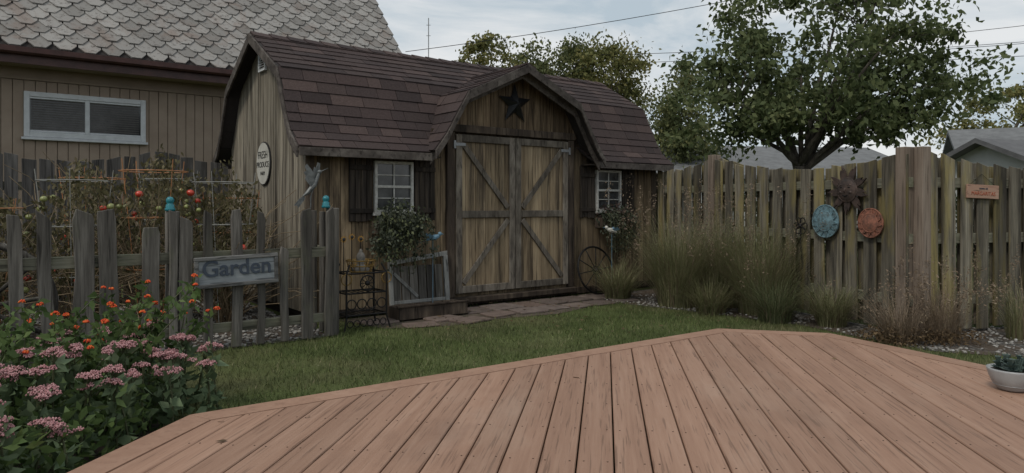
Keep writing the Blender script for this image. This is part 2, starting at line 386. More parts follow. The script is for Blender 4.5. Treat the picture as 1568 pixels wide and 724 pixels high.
n=150000
x=rng.uniform(-4.5,6,n); y=rng.uniform(2.2,9.2,n)
ok=~inpoly(x,y,deckpoly)&~inpoly(x,y,gardenpoly)&~inpoly(x,y,bedpoly)&~inpoly(x,y,plantpoly)
pin=inpoly(x,y,pathpoly); ok&=(~pin)|(rng.uniform(0,1,n)<.10)
lo=FR.inverted(); u=lo[1][0]*x+lo[1][1]*y+lo[1][3]; s_=lo[0][0]*x+lo[0][1]*y+lo[0][3]
ok&=(u<0.0)|(s_>2.55)
thin=np.exp(-((x-.6)**2/.7+(y-7.55)**2/.12))*.8+np.exp(-((x+.6)**2/.5+(y-7.0)**2/.06))*.6; ok&=rng.uniform(0,1,n)>thin
x=x[ok];y=y[ok];n=len(x)
a=rng.uniform(0,6.28,n);h=rng.uniform(.018,.05,n);w=rng.uniform(.002,.0042,n);le=rng.uniform(.0,.035,n);b=rng.uniform(0,6.28,n)
V=np.stack([np.stack([x-np.cos(a)*w,y-np.sin(a)*w,0*x],1),np.stack([x+np.cos(a)*w,y+np.sin(a)*w,0*x],1),np.stack([x+np.cos(b)*le,y+np.sin(b)*le,h],1)],1)
np_obj('lawn_grass',V.reshape(-1,3),np.arange(3*n).reshape(n,3),M['blade'])

def scatter(poly,n):
    xs=[p[0] for p in poly];ys=[p[1] for p in poly]
    x=rng.uniform(min(xs),max(xs),n);y=rng.uniform(min(ys),max(ys),n);k=inpoly(x,y,poly); return x[k],y[k]
x,y=scatter(bedpoly,8000); k=(y<9)&(x<5.5)&(np.sin(x*5.1+y*3)+np.sin(y*6.3-x*2)>-.7); x,y=x[k],y[k]; pebbles('bed_pebbles',np.stack([x,y,0*x+.010],1),.007,.018,M['pebble'])
x,y=scatter(gardenpoly,14000); k=x>-5.2; x,y=x[k],y[k]; pebbles('garden_pebbles',np.stack([x,y,0*x+.012],1),.010,.022,M['pebble'])

# ---------------------------------------------------------------- deck
def clip(poly,a,b,c):
    out=[]
    for i in range(len(poly)):
        p=poly[i];q=poly[(i+1)%len(poly)];fp=a*p[0]+b*p[1]-c;fq=a*q[0]+b*q[1]-c
        if fp<=0: out.append(p)
        if (fp<0<fq) or (fq<0<fp):
            t=fp/(fp-fq); out.append((p[0]+t*(q[0]-p[0]),p[1]+t*(q[1]-p[1])))
    return out
def dedup(c):
    cc=[]
    for p in c:
        if not cc or math.hypot(p[0]-cc[-1][0],p[1]-cc[-1][1])>.003: cc.append(p)
    if len(cc)>1 and math.hypot(cc[0][0]-cc[-1][0],cc[0][1]-cc[-1][1])<.003: cc.pop()
    return cc
DA=R(-7.5); DM=Matrix.Rotation(DA,4,'Z'); DI=DM.inverted()
lp=[tuple((DI@Vector((p[0],p[1],0)))[:2]) for p in deckpoly]
deck=empty('wooden_deck',DM)
cx=sum(p[0] for p in lp)/len(lp);cy=sum(p[1] for p in lp)/len(lp)
nP=len(lp); inner=list(lp); bw=.14
edges=[]
for i in range(nP):
    p,q=lp[i],lp[(i+1)%nP]; ex,ey=q[0]-p[0],q[1]-p[1];L=math.hypot(ex,ey);nx,ny=ey/L,-ex/L
    if nx*(cx-p[0])+ny*(cy-p[1])>0: nx,ny=-nx,-ny
    edges.append((p,q,nx,ny,nx*p[0]+ny*p[1]))
    inner=clip(inner,nx,ny,nx*p[0]+ny*p[1]-bw-.006)
HD=.15
db=MB(); sb=MB()
x0=min(p[0] for p in inner); x1=max(p[0] for p in inner); bwid=.138; gap=.007
x=x0
while x<x1:
    cc=dedup(clip(clip(inner,1,0,min(x+bwid,x1)),-1,0,-x))
    if len(cc)>2:
        dz=U(-.0015,.0015); db.prism(cc,HD-.03+dz,HD+dz)
        ym=max(p[1] for p in cc)
        yj=.35
        while yj<ym-.05:
            for fx in (.022,bwid-.022):
                px,py=x+fx+U(-.004,.004),yj+U(-.008,.008)
                if inpoly(np.array([px]),np.array([py]),cc)[0]:
                    sb.prism([(px+.0038*math.cos(t*math.pi/3),py+.0038*math.sin(t*math.pi/3)) for t in range(6)],HD+dz-.001,HD+dz+.0012)
            yj+=.405
    x+=bwid+gap
db.obj('boards',M['deck'],deck,bevel=.004)
sb.obj('screws',M['rust'],deck)
eb=MB()
for i in range(nP):
    p,q,nx,ny,c=edges[i]
    # mitred border board, both long sides explicit
    def isect(e1,o1,e2,o2):
        a1,b1,c1=e1[2],e1[3],e1[4]-o1; a2,b2,c2=e2[2],e2[3],e2[4]-o2; D=a1*b2-a2*b1
        return ((c1*b2-c2*b1)/D,(a1*c2-a2*c1)/D)
    pr,nx_=edges[i-1],edges[(i+1)%nP]
    pin_=isect(edges[i],bw,pr,bw); qin=isect(edges[i],bw,nx_,bw)
    ex,ey=q[0]-p[0],q[1]-p[1]; L=math.hypot(ex,ey); tx,ty=ex/L*.0015,ey/L*.0015
    eb.prism([(p[0]+tx,p[1]+ty),(q[0]-tx,q[1]-ty),(qin[0]-tx,qin[1]-ty),(pin_[0]+tx,pin_[1]+ty)],HD-.03,HD+.0008+.0004*(i%2))
eb.obj('border_boards',M['deckedge'],deck)
fb=MB()
for i in range(nP):
    p,q,nx,ny,c=edges[i]
    a=(p[0]-nx*.06,p[1]-ny*.06,.06); b2=(q[0]-nx*.06,q[1]-ny*.06,.06)
    fb.bar(a,b2,.115,.03,0,side=(nx,ny,0))
fb.obj('fascia_boards',M['deckedge'],deck)

# ---------------------------------------------------------------- shed
shed=empty('garden_shed',FR)
HW=2.51; DP=2.44; OV=2.66
PRF=[(-.2,1.70),(0,1.86),(.12,2.05),(.35,2.52),(1.22,3.02)]
DOR=[(1.24,1.72),(1.09,1.92),(.82,2.38),(0,2.76)]
def interp(x,pts):
    if x<=pts[0][0]: return pts[0][1]
    for (a,b),(c,d) in zip(pts,pts[1:]):
        if x<=c: return b+(d-b)*(x-a)/(c-a)
    return pts[-1][1]
def zroof(y): return interp(y if y<=1.22 else 2.44-y,PRF)
def uinv(z): return interp(z,[(b,a) for a,b in PRF])
def dhalf(z):
    if z>2.76: return 0
    return interp(z,[(b,a) for a,b in DOR])
def ztopd(x): return interp(abs(x),[(a,b) for a,b in DOR[::-1]])

def siding(mb,a,b,w,topf,zb,ax,off,th,mi=0):
    x=a
    while x<b-.01:
        x2=min(x+w,b); j=U(-.002,.002)
        g_=.003
        za,zc=topf(x+g_),topf(x2-g_)
        if ax=='x': mb.hexa([(x+g_,off+j,zb),(x2-g_,off+j,zb),(x2-g_,off+th,zb),(x+g_,off+th,zb),(x+g_,off+j,za),(x2-g_,off+j,zc),(x2-g_,off+th,zc),(x+g_,off+th,za)],mi)
        else: mb.hexa([(off+j,x+g_,zb),(off+j,x2-g_,zb),(off+th,x2-g_,zb),(off+th,x+g_,zb),(off+j,x+g_,za),(off+j,x2-g_,zc),(off+th,x2-g_,zc),(off+th,x+g_,za)],mi)
        x=x2
wf=MB(); siding(wf,-HW,-1.1,.118,lambda x:1.84,.1,'x',0,.02); siding(wf,1.1,HW,.118,lambda x:1.84,.1,'x',0,.02)
siding(wf,-1.1,1.1,.11,lambda x:1.98,.1,'x',0,.02)
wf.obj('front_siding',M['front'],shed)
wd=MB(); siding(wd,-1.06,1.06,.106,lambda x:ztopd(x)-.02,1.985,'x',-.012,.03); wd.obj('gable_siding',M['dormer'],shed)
wl=MB(); siding(wl,.022,DP,.1,lambda y:zroof(y)-.035,.1,'y',-HW,.02)
siding(wl,.022,DP,.1,lambda y:zroof(y)-.035,.1,'y',HW-.02,.02); wl.obj('side_siding',M['side'],shed)
wb=MB(); siding(wb,-HW+.025,HW-.025,.15,lambda x:1.84,.1,'x',DP-.02,.02); wb.obj('back_siding',M['side'],shed)
core=MB(); core.box(-HW+.03,HW-.03,.03,DP-.03,.05,1.83); core.box(-HW+.05,HW-.05,.06,DP-.06,0,.1)
core.obj('frame_core',M['under'],shed)
cb=MB(); cb.box(-HW-.012,-HW+.075,-.022,-.003,.08,1.83); cb.box(HW-.075,HW+.012,-.022,-.003,.08,1.83); cb.box(-HW-.02,HW+.02,-.01,.0,.02,.1)
cb.obj('corner_boards',M['casing'],shed,bevel=.004)

def shingles(mb,P,along,up,L,lo,hi,e=.14,w=.31):
    P=Vector(P);along=Vector(along).normalized();up=Vector(up).normalized();nr=along.cross(up).normalized()
    if nr.z<0: nr=-nr
    nrow=max(1,round(L/e)); e=L/nrow
    for r in range(nrow):
        v0=r*e-.008;v1=(r+1)*e+.004
        a0=lo(r*e+e/2);a1=hi(r*e+e/2)
        x=a0-((r%2)*.5+U(-.12,.12))*w
        while x<a1:
            ww=w*random.choice((.5,.75,1,1,1.15))
            xa=max(x+.003,a0);xb=min(x+ww-.003,a1)
            if xb-xa>.02:
                h=.012+U(0,.006); q=lambda a,v,hh:P+along*a+up*v+nr*hh
                mb.add([q(xa,v0,0),q(xb,v0,0),q(xb,v0,h),q(xa,v0,h),q(xa,v1,.004),q(xb,v1,.004),q(xa,v1,0),q(xb,v1,0)],
                       [(0,1,2,3),(3,2,5,4),(0,3,4,6),(1,7,5,2)])
            x+=ww
def sheath(mb,P,along,up,L,lo0,hi0,lo1,hi1,th=.025):
    P=Vector(P);along=Vector(along).normalized();up=Vector(up).normalized();nr=along.cross(up).normalized()
    if nr.z<0: nr=-nr
    a=[P+along*lo0,P+along*hi0,P+along*hi1+up*L,P+along*lo1+up*L]
    mb.hexa([p-nr*th for p in a]+[p-nr*.001 for p in a])
sh=MB(); un=MB()
for side in (0,1):
    for i in range(4):
        (y0,z0),(y1,z1)=PRF[i],PRF[i+1]
        if side: y0,y1=2.44-y0,2.44-y1
        L=math.hypot(y1-y0,z1-z0); up=Vector((0,y1-y0,z1-z0))
        if side or i==3:
            shingles(sh,(0,y0,z0),(1,0,0),up,L,lambda v:-OV,lambda v:OV,.135)
            sheath(un,(0,y0,z0),(1,0,0),up,L,-OV,OV,-OV,OV)
        else:
            f=lambda v:max(.3,dhalf(z0+(z1-z0)*v/L)-.07)
            shingles(sh,(0,y0,z0),(1,0,0),up,L,lambda v:-OV,lambda v:-f(v),.135)
            shingles(sh,(0,y0,z0),(1,0,0),up,L,lambda v:f(v),lambda v:OV,.135)
            sheath(un,(0,y0,z0),(1,0,0),up,L,-OV,-f(0),-OV,-f(L)); sheath(un,(0,y0,z0),(1,0,0),up,L,f(0),OV,f(L),OV)
YD=-.3
for sg in (-1,1):
    for i in range(3):
        (x0,z0),(x1,z1)=DOR[i],DOR[i+1]; L=math.hypot(x1-x0,z1-z0); up=Vector((sg*(x1-x0),0,z1-z0))
        hf=lambda v:uinv(z0+(z1-z0)*v/L)+.10
        shingles(sh,(sg*x0,0,z0),(0,1,0),up,L,lambda v:YD,hf,.13)
        sheath(un,(sg*x0,0,z0),(0,1,0),up,L,YD,hf(0),YD,hf(L))
x=-OV
while x<OV:
    x2=min(x+.2,OV)
    for sg in (-1,1):
        sh.hexa([(x,1.22,3.028),(x2+.02,1.22,3.022),(x2+.02,1.22+sg*.12,2.955),(x,1.22+sg*.12,2.962),(x,1.22,3.045),(x2+.02,1.22,3.032),(x2+.02,1.22+sg*.125,2.968),(x,1.22+sg*.125,2.98)])
    x=x2
y=YD
while y<.72:
    for sg in (-1,1):
        sh.hexa([(0,y,2.768),(0,y+.22,2.762),(sg*.12,y+.22,2.71),(sg*.12,y,2.715),(0,y,2.785),(0,y+.22,2.774),(sg*.125,y+.22,2.722),(sg*.125,y,2.732)])
    y+=.2
sh.obj('roof_shingles',M['shingle'],shed); un.obj('roof_sheathing',M['under'],shed)
tr=MB()
for xs in (-OV-.012,OV+.012):
    full=PRF+[(2.44-a,b) for a,b in PRF[::-1]][1:]
    for (y0,z0),(y1,z1) in zip(full,full[1:]):
        tr.hexa([(xs-.012,y0,z0-.11),(xs+.012,y0,z0-.11),(xs+.012,y1,z1-.11),(xs-.012,y1,z1-.11),(xs-.012,y0,z0-.002),(xs+.012,y0,z0-.002),(xs+.012,y1,z1-.002),(xs-.012,y1,z1-.002)])
fd=DOR+[(-a,b) for a,b in DOR[::-1]][1:]
for k,(yy,dz0,dz1) in enumerate([(YD-.012,.10,.002),(YD+.10,.15,.03)]):
    for (x0,z0),(x1,z1) in zip(fd,fd[1:]):
        tr.hexa([(x0,yy-.011,z0-dz0),(x0,yy+.011,z0-dz0),(x1,yy+.011,z1-dz0),(x1,yy-.011,z1-dz0),(x0,yy-.011,z0-dz1),(x0,yy+.011,z0-dz1),(x1,yy+.011,z1-dz1),(x1,yy-.011,z1-dz1)])
for (a,b) in ((-OV+.002,-1.22),(1.22,OV-.002)):
    tr.box(a,b,-.215,-.195,1.61,1.69); tr.box(a,b,2.44+.195,2.44+.215,1.60,1.69)
tr.obj('roof_trim',M['trim'],shed,bevel=.003)
so=MB(); so.box(-OV+.02,-1.1,-.193,-.005,1.645,1.66); so.box(1.1,OV-.02,-.193,-.005,1.645,1.66); so.obj('soffit',M['frontdark'],shed)
st=MB()
for c in (-1.576,1.576):
    for sg in (-1,1):
        xa=c+sg*.245; xb=c+sg*.50; xa,xb=min(xa,xb),max(xa,xb)
        k=4;w=(xb-xa)/k
        for i in range(k): st.box(xa+i*w+.003,xa+(i+1)*w-.003,-.03+U(-.003,.003),-.006,.98+U(-.01,.01),1.64+U(-.005,.005))
        for z in (1.06,1.5): st.box(xa+.004,xb-.004,-.047,-.0335,z,z+.05)
st.obj('shutters',M['frontdark'],shed,bevel=.003)
wm=MB(); gl=MB()
for c in (-1.576,1.576):
    a,b,z0,z1=c-.225,c+.225,1.07,1.60
    gl.box(a+.02,b-.02,-.02,-.004,z0+.02,z1-.02)
    wm.box(a,a+.03,-.05,-.004,z0,z1);wm.box(b-.03,b,-.05,-.004,z0,z1)
    wm.box(a+.03,b-.03,-.048,-.004,z1-.03,z1);wm.box(a-.02,b+.02,-.065,-.004,z0-.035,z0-.001)
    wm.box(a+.03,b-.03,-.045,-.02,(z0+z1)/2-.014,(z0+z1)/2+.014); wm.box(a+.03,b-.03,-.046,-.02,z0,z0+.025)
    wm.box(c-.007,c+.007,-.038,-.0205,z0+.03,(z0+z1)/2-.014);wm.box(c-.007,c+.007,-.038,-.0205,(z0+z1)/2+.014,z1-.03)
    for zz in (z0+.145,z1-.145):
        wm.box(a+.03,c-.007,-.037,-.0205,zz-.006,zz+.006);wm.box(c+.007,b-.03,-.037,-.0205,zz-.006,zz+.006)
wm.obj('window_frames',M['white'],shed,bevel=.003); gl.obj('window_glass',M['glass'],shed)
dp=MB();dt=MB();dc=MB();hg=MB()
zb,zt=.16,1.93
for (a,b,sg) in ((-.82,.004,1),(.016,.84,-1)):
    k=6;w=(b-a)/k
    for i in range(k): dp.box(a+i*w+.002,a+(i+1)*w-.002,-.035+U(-.002,.002),-.004,zb,zt)
    F=.08
    dt.box(a,a+F,-.06,-.0375,zb,zt);dt.box(b-F,b,-.06,-.0375,zb,zt)
    for z in (zb,1.0,zt-F): dt.box(a+F+.001,b-F-.001,-.059,-.0375,z,z+F)
    h,m=(a+F,b-F) if sg==1 else (b-F,a+F)
    o=.02*sg
    dt.bar((h+o,-.048,zt-F-.03),(m-o,-.048,1.0+F+.035),.065,.02)
    dt.bar((m-o,-.048,1.0-.03),(h+o,-.048,zb+F+.03),.065,.02)
    hx=a if sg==1 else b
    for z in (zt-.13,): hg.box(hx-.02 if sg==1 else hx-.12,hx+.12 if sg==1 else hx+.02,-.067,-.0605,z,z+.035); hg.box(hx-.035 if sg==1 else hx+.005,hx-.005 if sg==1 else hx+.035,-.066,-.055,z-.03,z+.06)
dt.box(.0045,.0155,-.05,-.0375,zb,zt)
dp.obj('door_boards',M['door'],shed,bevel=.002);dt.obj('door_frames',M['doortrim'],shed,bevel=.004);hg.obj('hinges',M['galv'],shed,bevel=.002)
dc.box(-.93,-.83,-.05,-.003,.12,1.95);dc.box(.85,.95,-.05,-.003,.12,1.95);dc.box(-.95,.97,-.055,-.003,1.955,2.04)
dc.box(-.93,.95,-.12,-.003,.06,.118)
dc.obj('door_casing',M['casing'],shed,bevel=.005)
s=MB();c=Vector((.02,-.05,2.335));n=10;rim=[]
for i in range(n):
    t=math.pi/2+i*math.pi/5; r=.25 if i%2==0 else .098; rim.append((c.x+r*math.cos(t),-.03,c.z+r*math.sin(t)))
vs=rim+[(c.x,-.11,c.z),(c.x,-.03,c.z)]
s.add(vs,[(i,(i+1)%n,10) for i in range(n)]+[((i+1)%n,i,11) for i in range(n)]); s.obj('barn_star',M['starmetal'],shed)
v=MB()
for (y0,y1,z0,z1) in ((1.12,1.34,2.62,2.64),(1.12,1.34,2.80,2.82),(1.12,1.14,2.64,2.80),(1.32,1.34,2.64,2.80)): v.box(-HW-.03,-HW-.004,y0,y1,z0,z1)
for i in range(6): z=2.645+i*.026; v.hexa([(-HW-.028,1.14,z),(-HW-.006,1.14,z+.012),(-HW-.006,1.32,z+.012),(-HW-.028,1.32,z),(-HW-.028,1.14,z+.004),(-HW-.006,1.14,z+.016),(-HW-.006,1.32,z+.016),(-HW-.028,1.32,z+.004)])
v.obj('gable_vent',M['whiteframe'],shed)
sg=empty('produce_sign',FR)
b=MB(); N=32
def disc(mb,x0,x1,ry,rz,mi): 
    vs=[(x0,1.19+ry*math.cos(t*2*math.pi/N),1.60+rz*math.sin(t*2*math.pi/N)) for t in range(N)]+[(x1,1.19+ry*math.cos(t*2*math.pi/N),1.60+rz*math.sin(t*2*math.pi/N)) for t in range(N)]
    mb.add(vs,[tuple(range(N)),tuple(range(2*N-1,N-1,-1))]+[(i,(i+1)%N,N+(i+1)%N,N+i) for i in range(N)],mi)
disc(b,-HW-.02,-HW-.004,.22,.24,1); disc(b,-HW-.026,-HW-.0205,.208,.228,0)
b.obj('plate',[M['enamel'],M['blackpaint']],sg)
rr=(R(90),0,R(-90))
text('line_fresh','FRESH',.115,(-HW-.028,1.19,1.69),rr,M['blackpaint'],sg,.001)
text('line_produce','PRODUCE',.088,(-HW-.028,1.19,1.585),rr,M['blackpaint'],sg,.001)
text('line_small','FARM',.06,(-HW-.028,1.19,1.49),rr,M['blackpaint'],sg,.001)

fs=MB()
def paver(cx_,cy_,w_,d_,rot):
    P=[]
    for (a_,b_) in ((-1,-1),(0,-1.05),(1,-1),(1.04,0),(1,1),(0,1.03),(-1,1),(-1.03,0)):
        a_=a_*w_/2+U(-.02,.02);b_=b_*d_/2+U(-.02,.02); P.append((cx_+a_*math.cos(rot)-b_*math.sin(rot),cy_+a_*math.sin(rot)+b_*math.cos(rot)))
    fs.prism(P,.002,.018+U(0,.012))
x=-1.0
while x<1.3:
    w_=U(.32,.46); paver(x+w_/2,-.34,w_-.04,.35,U(-.06,.06)); 
    if x<.95: paver(x+w_/2+.08,-.72+U(-.03,.03),w_-.06,.27,U(-.12,.12))
    x+=w_
for (a,b_) in [(-1.35,-.62),(-1.7,-.78),(-1.95,-.42),(-1.2,-.88)]: paver(a,b_,.34,.24,U(-.3,.3))
fs.obj('flagstone_path',M['stone'],mat=FR,bevel=.006)

# ---------------------------------------------------------------- neighbour house
house=empty('neighbour_house',FR)
HU=5.65; EU=5.17; EZ=3.31; SL=1.17; H0,H1=-13.0,1.74
hb=MB(); hb.box(H0+.3,H1-.3,HU+.03,HU+5.5,0,3.6); hb.obj('wall_core',M['siding'],house)
sd=MB(); x=H0+.3
while x<H1-.3:
    sd.box(x+.004,min(x+.135,H1-.3)-.004,HU-.002,HU+.028,0,2.93); x+=.135
sd.obj('vertical_siding',M['siding'],house,bevel=.003)
fz=MB(); fz.box(H0+.3,H1-.3,HU-.02,HU+.029,2.97,3.55); fz.box(H0+.3,H1-.3,HU-.03,HU-.0035,2.935,2.968); fz.obj('frieze_board',M['frieze'],house)
ge=MB(); rz=EZ+SL*3.25; ru=EU+3.25
for xx in (H0+.3,H1-.32):
    ge.add([(xx,HU+.03,3.55),(xx,HU+5.5,3.55),(xx,ru,rz-.25)],[(0,1,2)]); 
ge.obj('gable_wall',M['siding'],house)
hx=MB(); hu=MB()
up=Vector((0,1,SL)).normalized(); LS=3.25*math.sqrt(1+SL*SL); nr=Vector((0,-SL,1)).normalized()
hu.hexa([(H0,EU,EZ-.06),(H1,EU,EZ-.06),(H1,ru,rz-.06),(H0,ru,rz-.06),(H0,EU,EZ),(H1,EU,EZ),(H1,ru,rz),(H0,ru,rz)])
hu.hexa([(H0,2*ru-EU,EZ-.06),(H1,2*ru-EU,EZ-.06),(H1,ru+.001,rz-.06),(H0,ru+.001,rz-.06),(H0,2*ru-EU,EZ),(H1,2*ru-EU,EZ),(H1,ru+.001,rz),(H0,ru+.001,rz)])
hu.obj('roof_deck',M['under'],house)
w=.30;e=.165; row=0; vv=0
while vv<LS-.1:
    x=H0+(w/2 if row%2 else 0)
    while x<H1+.01:
        c=x; hh=.026+U(0,.012); jt=U(-.008,.008); jx=U(-.004,.004)
        pts=[(-w/2+.009,.30),(-w/2+.009,.115),(-w/4+.012,0),(w/4-.012,0),(w/2-.009,.115),(w/2-.009,.30)]
        P=[]; 
        for lay in (0,1):
            for (a_,b_) in pts:
                k=1-b_/.30; xx=min(max(c+a_+jx,H0),H1); P.append(Vector((xx,EU,EZ))+up*(vv+b_+jt)+nr*((hh*k+.004+.003) if lay else .001+hh*k*.45))
        hx.add(P,[(6,7,8,9,10,11),(1,2,8,7),(2,3,9,8),(3,4,10,9),(0,1,7,6),(4,5,11,10)])
        x+=w
    vv+=e;row+=1
hx.obj('hex_shingle_roof',M['hex'],house)
gt=MB()
prof=[(0,.0),(-.02,-.06),(-.07,-.085),(-.115,-.06),(-.12,.01),(-.105,.012),(-.10,-.045),(-.06,-.06),(-.02,-.04),(-.015,.0)]
vs=[(H0,EU+a_,EZ-.02+b_) for a_,b_ in prof]+[(H1,EU+a_,EZ-.02+b_) for a_,b_ in prof]; k=len(prof)
gt.add(vs,[(i,k+i,k+(i+1)%k,(i+1)%k) for i in range(k)]+[tuple(range(k)),tuple(range(2*k-1,k-1,-1))])
gt.box(H0,H1,EU+.004,EU+.025,EZ-.22,EZ-.06)
gt.obj('gutter',M['gutter'],house)
sf=MB(); sf.box(H0,H1,EU+.03,HU-.025,EZ-.2,EZ-.18); sf.obj('eave_soffit',M['frieze'],house)
wn=MB(); a,b,z0,z1=-4.47,-2.90,2.12,2.77
gg=MB(); gg.box(a+.05,b-.05,HU-.02,HU-.006,z0+.05,z1-.05); gg.obj('window_pane',M['glass'],house)
wn.box(a,a+.07,HU-.06,HU-.003,z0,z1);wn.box(b-.07,b,HU-.06,HU-.003,z0,z1);wn.box(a+.07,b-.07,HU-.058,HU-.003,z1-.07,z1);wn.box(a+.07,b-.07,HU-.058,HU-.003,z0,z0+.07)
wn.box((a+b)/2-.03,(a+b)/2+.03,HU-.05,HU-.02,z0+.07,z1-.07); wn.box(a+.07,(a+b)/2-.03,HU-.045,HU-.022,z1-.1,z1-.071);wn.box((a+b)/2+.03,b-.07,HU-.045,HU-.022,z1-.1,z1-.071)
wn.box(a+.07,(a+b)/2-.03,HU-.045,HU-.022,z0+.071,z0+.1);wn.box((a+b)/2+.03,b-.07,HU-.045,HU-.022,z0+.071,z0+.1)
wn.box(a-.03,b+.03,HU-.07,HU-.003,z0-.04,z0-.002)
wn.obj('window_frame',M['whiteframe'],house,bevel=.004)
bl=MB()
for i in range(14):
    z=z0+.12+i*.034; bl.box(a+.09,(a+b)/2-.04,HU-.024,HU-.0205,z,z+.022); bl.box((a+b)/2+.04,b-.09,HU-.024,HU-.0205,z,z+.022)
bl.obj('window_blinds',plain('blinds',(.085,.08,.076),.7),house)

# ---------------------------------------------------------------- fences
def fence(name,A,B,top,posts=(),wmat='fence',bw=.14,pitch=.2,rails=(.25,.8,1.3),double=True,postmat='fencepost',face=-1,bb=.17):
    A=Vector((*A,0));B=Vector((*B,0));d=B-A;L=d.length
    mt=Matrix.Translation(A)@Matrix.Rotation(math.atan2(d.y,d.x),4,'Z'); e=empty(name,mt)
    m1=MB();x=.02
    f=face
    while x<L-.02:
        x2=min(x+bw+U(-.016,.010),L); m1.plank(x,x2,f*.042+U(-.004,.004)-.01,f*.042+.008,.04+U(-.02,.02),top(x/L)+U(-.02,.02),top(x2/L)+U(-.02,.02),lean=U(-.014,.014)); x+=pitch
    if double:
        x=-.115
        while x<L-.05:
            xa=max(x,0);x2=min(x+bb,L)
            if x2-xa>.03: m1.plank(xa,x2,-f*.038-.008,-f*.038+.01,.05,top(xa/L)+U(-.018,.012),top(x2/L)+U(-.018,.012),lean=U(-.008,.008))
            x+=pitch
    m1.obj('boards',M[wmat],e,bevel=.003)
    m2=MB()
    for z in rails: m2.box(0,L,-.028,.026,z,z+.09)
    m2.obj('rails',M['railwood'],e,bevel=.003)
    m3=MB()
    for (p,h) in posts: m3.box(p-.05,p+.05,-.062,.062,0,h)
    if posts: m3.obj('posts',M[postmat],e,bevel=.005)
    return e
def topR(t):
    if t<.303: k=t/.303; return 1.62+.11*k-.10*math.sin(math.pi*k)*.6
    k=(t-.303)/.697; return 1.73-.12*k-.15*math.sin(math.pi*k)
fence('wooden_fence',(2.06,9.86),(3.52,6.26),topR,posts=((1.17,1.76),(3.82,1.66)))
def topR2(t): k=(t*1.35)%1.0; return 1.63-.14*math.sin(math.pi*k)
fence('wooden_fence',(3.60,6.28),(6.6,7.24),topR2,posts=((.02,1.66),(2.3,1.66)))
fence('wooden_fence',(2.3,9.95),(1.0,12.5),lambda t:1.6,posts=())
B0=loc2w(-2.56,2.44);B1=loc2w(-9,2.44)
fence('tall_garden_fence',(B1.x,B1.y),(B0.x,B0.y),lambda t:1.78-.16*abs(math.sin(math.pi*(t*6.44/1.9))),wmat='oldfence',bw=.13,pitch=.155,double=False,posts=((2.0,1.82),(4.0,1.82)),postmat='oldfence')

pf=empty('picket_fence',FR)
p=MB()
PK=[(-4.84,.09,1.08,.03),(-4.65,.085,1.09,.06),(-4.445,.13,1.10,.02),(-4.283,.13,1.11,.05),(-4.03,.12,.98,.0),(-3.88,.06,1.10,0),(-3.80,.10,1.04,-.02),(-3.62,.07,1.09,.01),(-3.41,.085,1.11,0),(-3.22,.06,1.09,0),(-3.03,.07,.79,0),(-2.83,.10,1.11,.01),(-2.64,.075,1.11,-.01)]
x=-5.05
while x>-8: PK.append((x,U(.08,.12),U(1.0,1.1),U(-.03,.05))); x-=.2
for (s0,w,h,l) in PK:
    yo=-.85+U(-.006,.006); zb=.02
    k=5
    ow=[w*U(.88,1.06) for _ in range(k+1)]; ow[-1]*=.8
    cx_=[s0-l*.15+(i/k)*(-l)*.8+U(-.007,.007) for i in range(k+1)]
    hs=[zb+(h-zb)*(i/k if i<k-1 else (.94 if i==k-1 else 1)) for i in range(k+1)]
    vs=[]
    for i in range(k+1):
        dz=U(-.035,.035) if i==k else 0
        vs+=[(cx_[i]-ow[i]/2,yo-.014,hs[i]+dz),(cx_[i]+ow[i]/2,yo-.014,hs[i]-dz),(cx_[i]+ow[i]/2,yo+.014,hs[i]-dz),(cx_[i]-ow[i]/2,yo+.014,hs[i]+dz)]
    fs_=[(3,2,1,0),(4*k,4*k+1,4*k+2,4*k+3)]
    for i in range(k):
        for j in range(4): fs_.append((4*i+j,4*i+(j+1)%4,4*i+4+(j+1)%4,4*i+4+j))
    p.add(vs,fs_)
for i,u_ in enumerate((-.62,-.42,-.22)): p.box(-2.615,-2.59,u_-.045,u_+.045,.03,1.08+U(-.04,.03))
p.obj('pickets',M['picket'],pf,bevel=.004)
r=MB(); r.box(-8,-2.6,-.83,-.79,.70,.785); r.box(-8,-2.6,-.83,-.79,.14,.215); r.box(-2.585,-2.55,-.78,-.02,.70,.78)
r.obj('rails',M['railwood'],pf,bevel=.004)
po=MB()
for s0,h in ((-2.56,1.12),(-3.86,1.1),(-5.3,1.1),(-6.9,1.1)): po.box(s0-.045,s0+.045,-.785,-.70,0,h)
po.obj('posts',M['picket'],pf,bevel=.006)

def insulator(s0,u0,z):
    q=loc2w(s0,u0,z); b=MB()
    b.lathe((q.x,q.y,q.z),[(0.001,0),(.036,0),(.039,.018),(.03,.027),(.032,.045),(.023,.052),(.024,.064),(.03,.072),(.029,.09),(.018,.106),(.001,.11)],20)
    b.obj('glass_insulator',M['aqua'],smooth=True)
insulator(-3.88,-.76,1.10); insulator(-2.62,-.74,1.12)

gs=empty('garden_sign',FR@Matrix.Translation((-3.42,-.90,.63))@Matrix.Rotation(R(-1.5),4,'Y'))
b=MB(); b.box(-.29,.29,-.004,.014,-.09,.09); b.obj('panel',M['signgrey'],gs)
b=MB(); b.box(-.32,.32,-.018,.016,.0905,.12);b.box(-.32,.32,-.018,.016,-.12,-.0905);b.box(-.32,-.2905,-.018,.016,-.09,.09);b.box(.2905,.32,-.018,.016,-.09,.09); b.obj('frame',M['signframe'],gs,bevel=.004)
text('lettering','Garden',.175,(0,-.008,.022),(R(90),0,0),M['signblue'],gs,.004,.002)

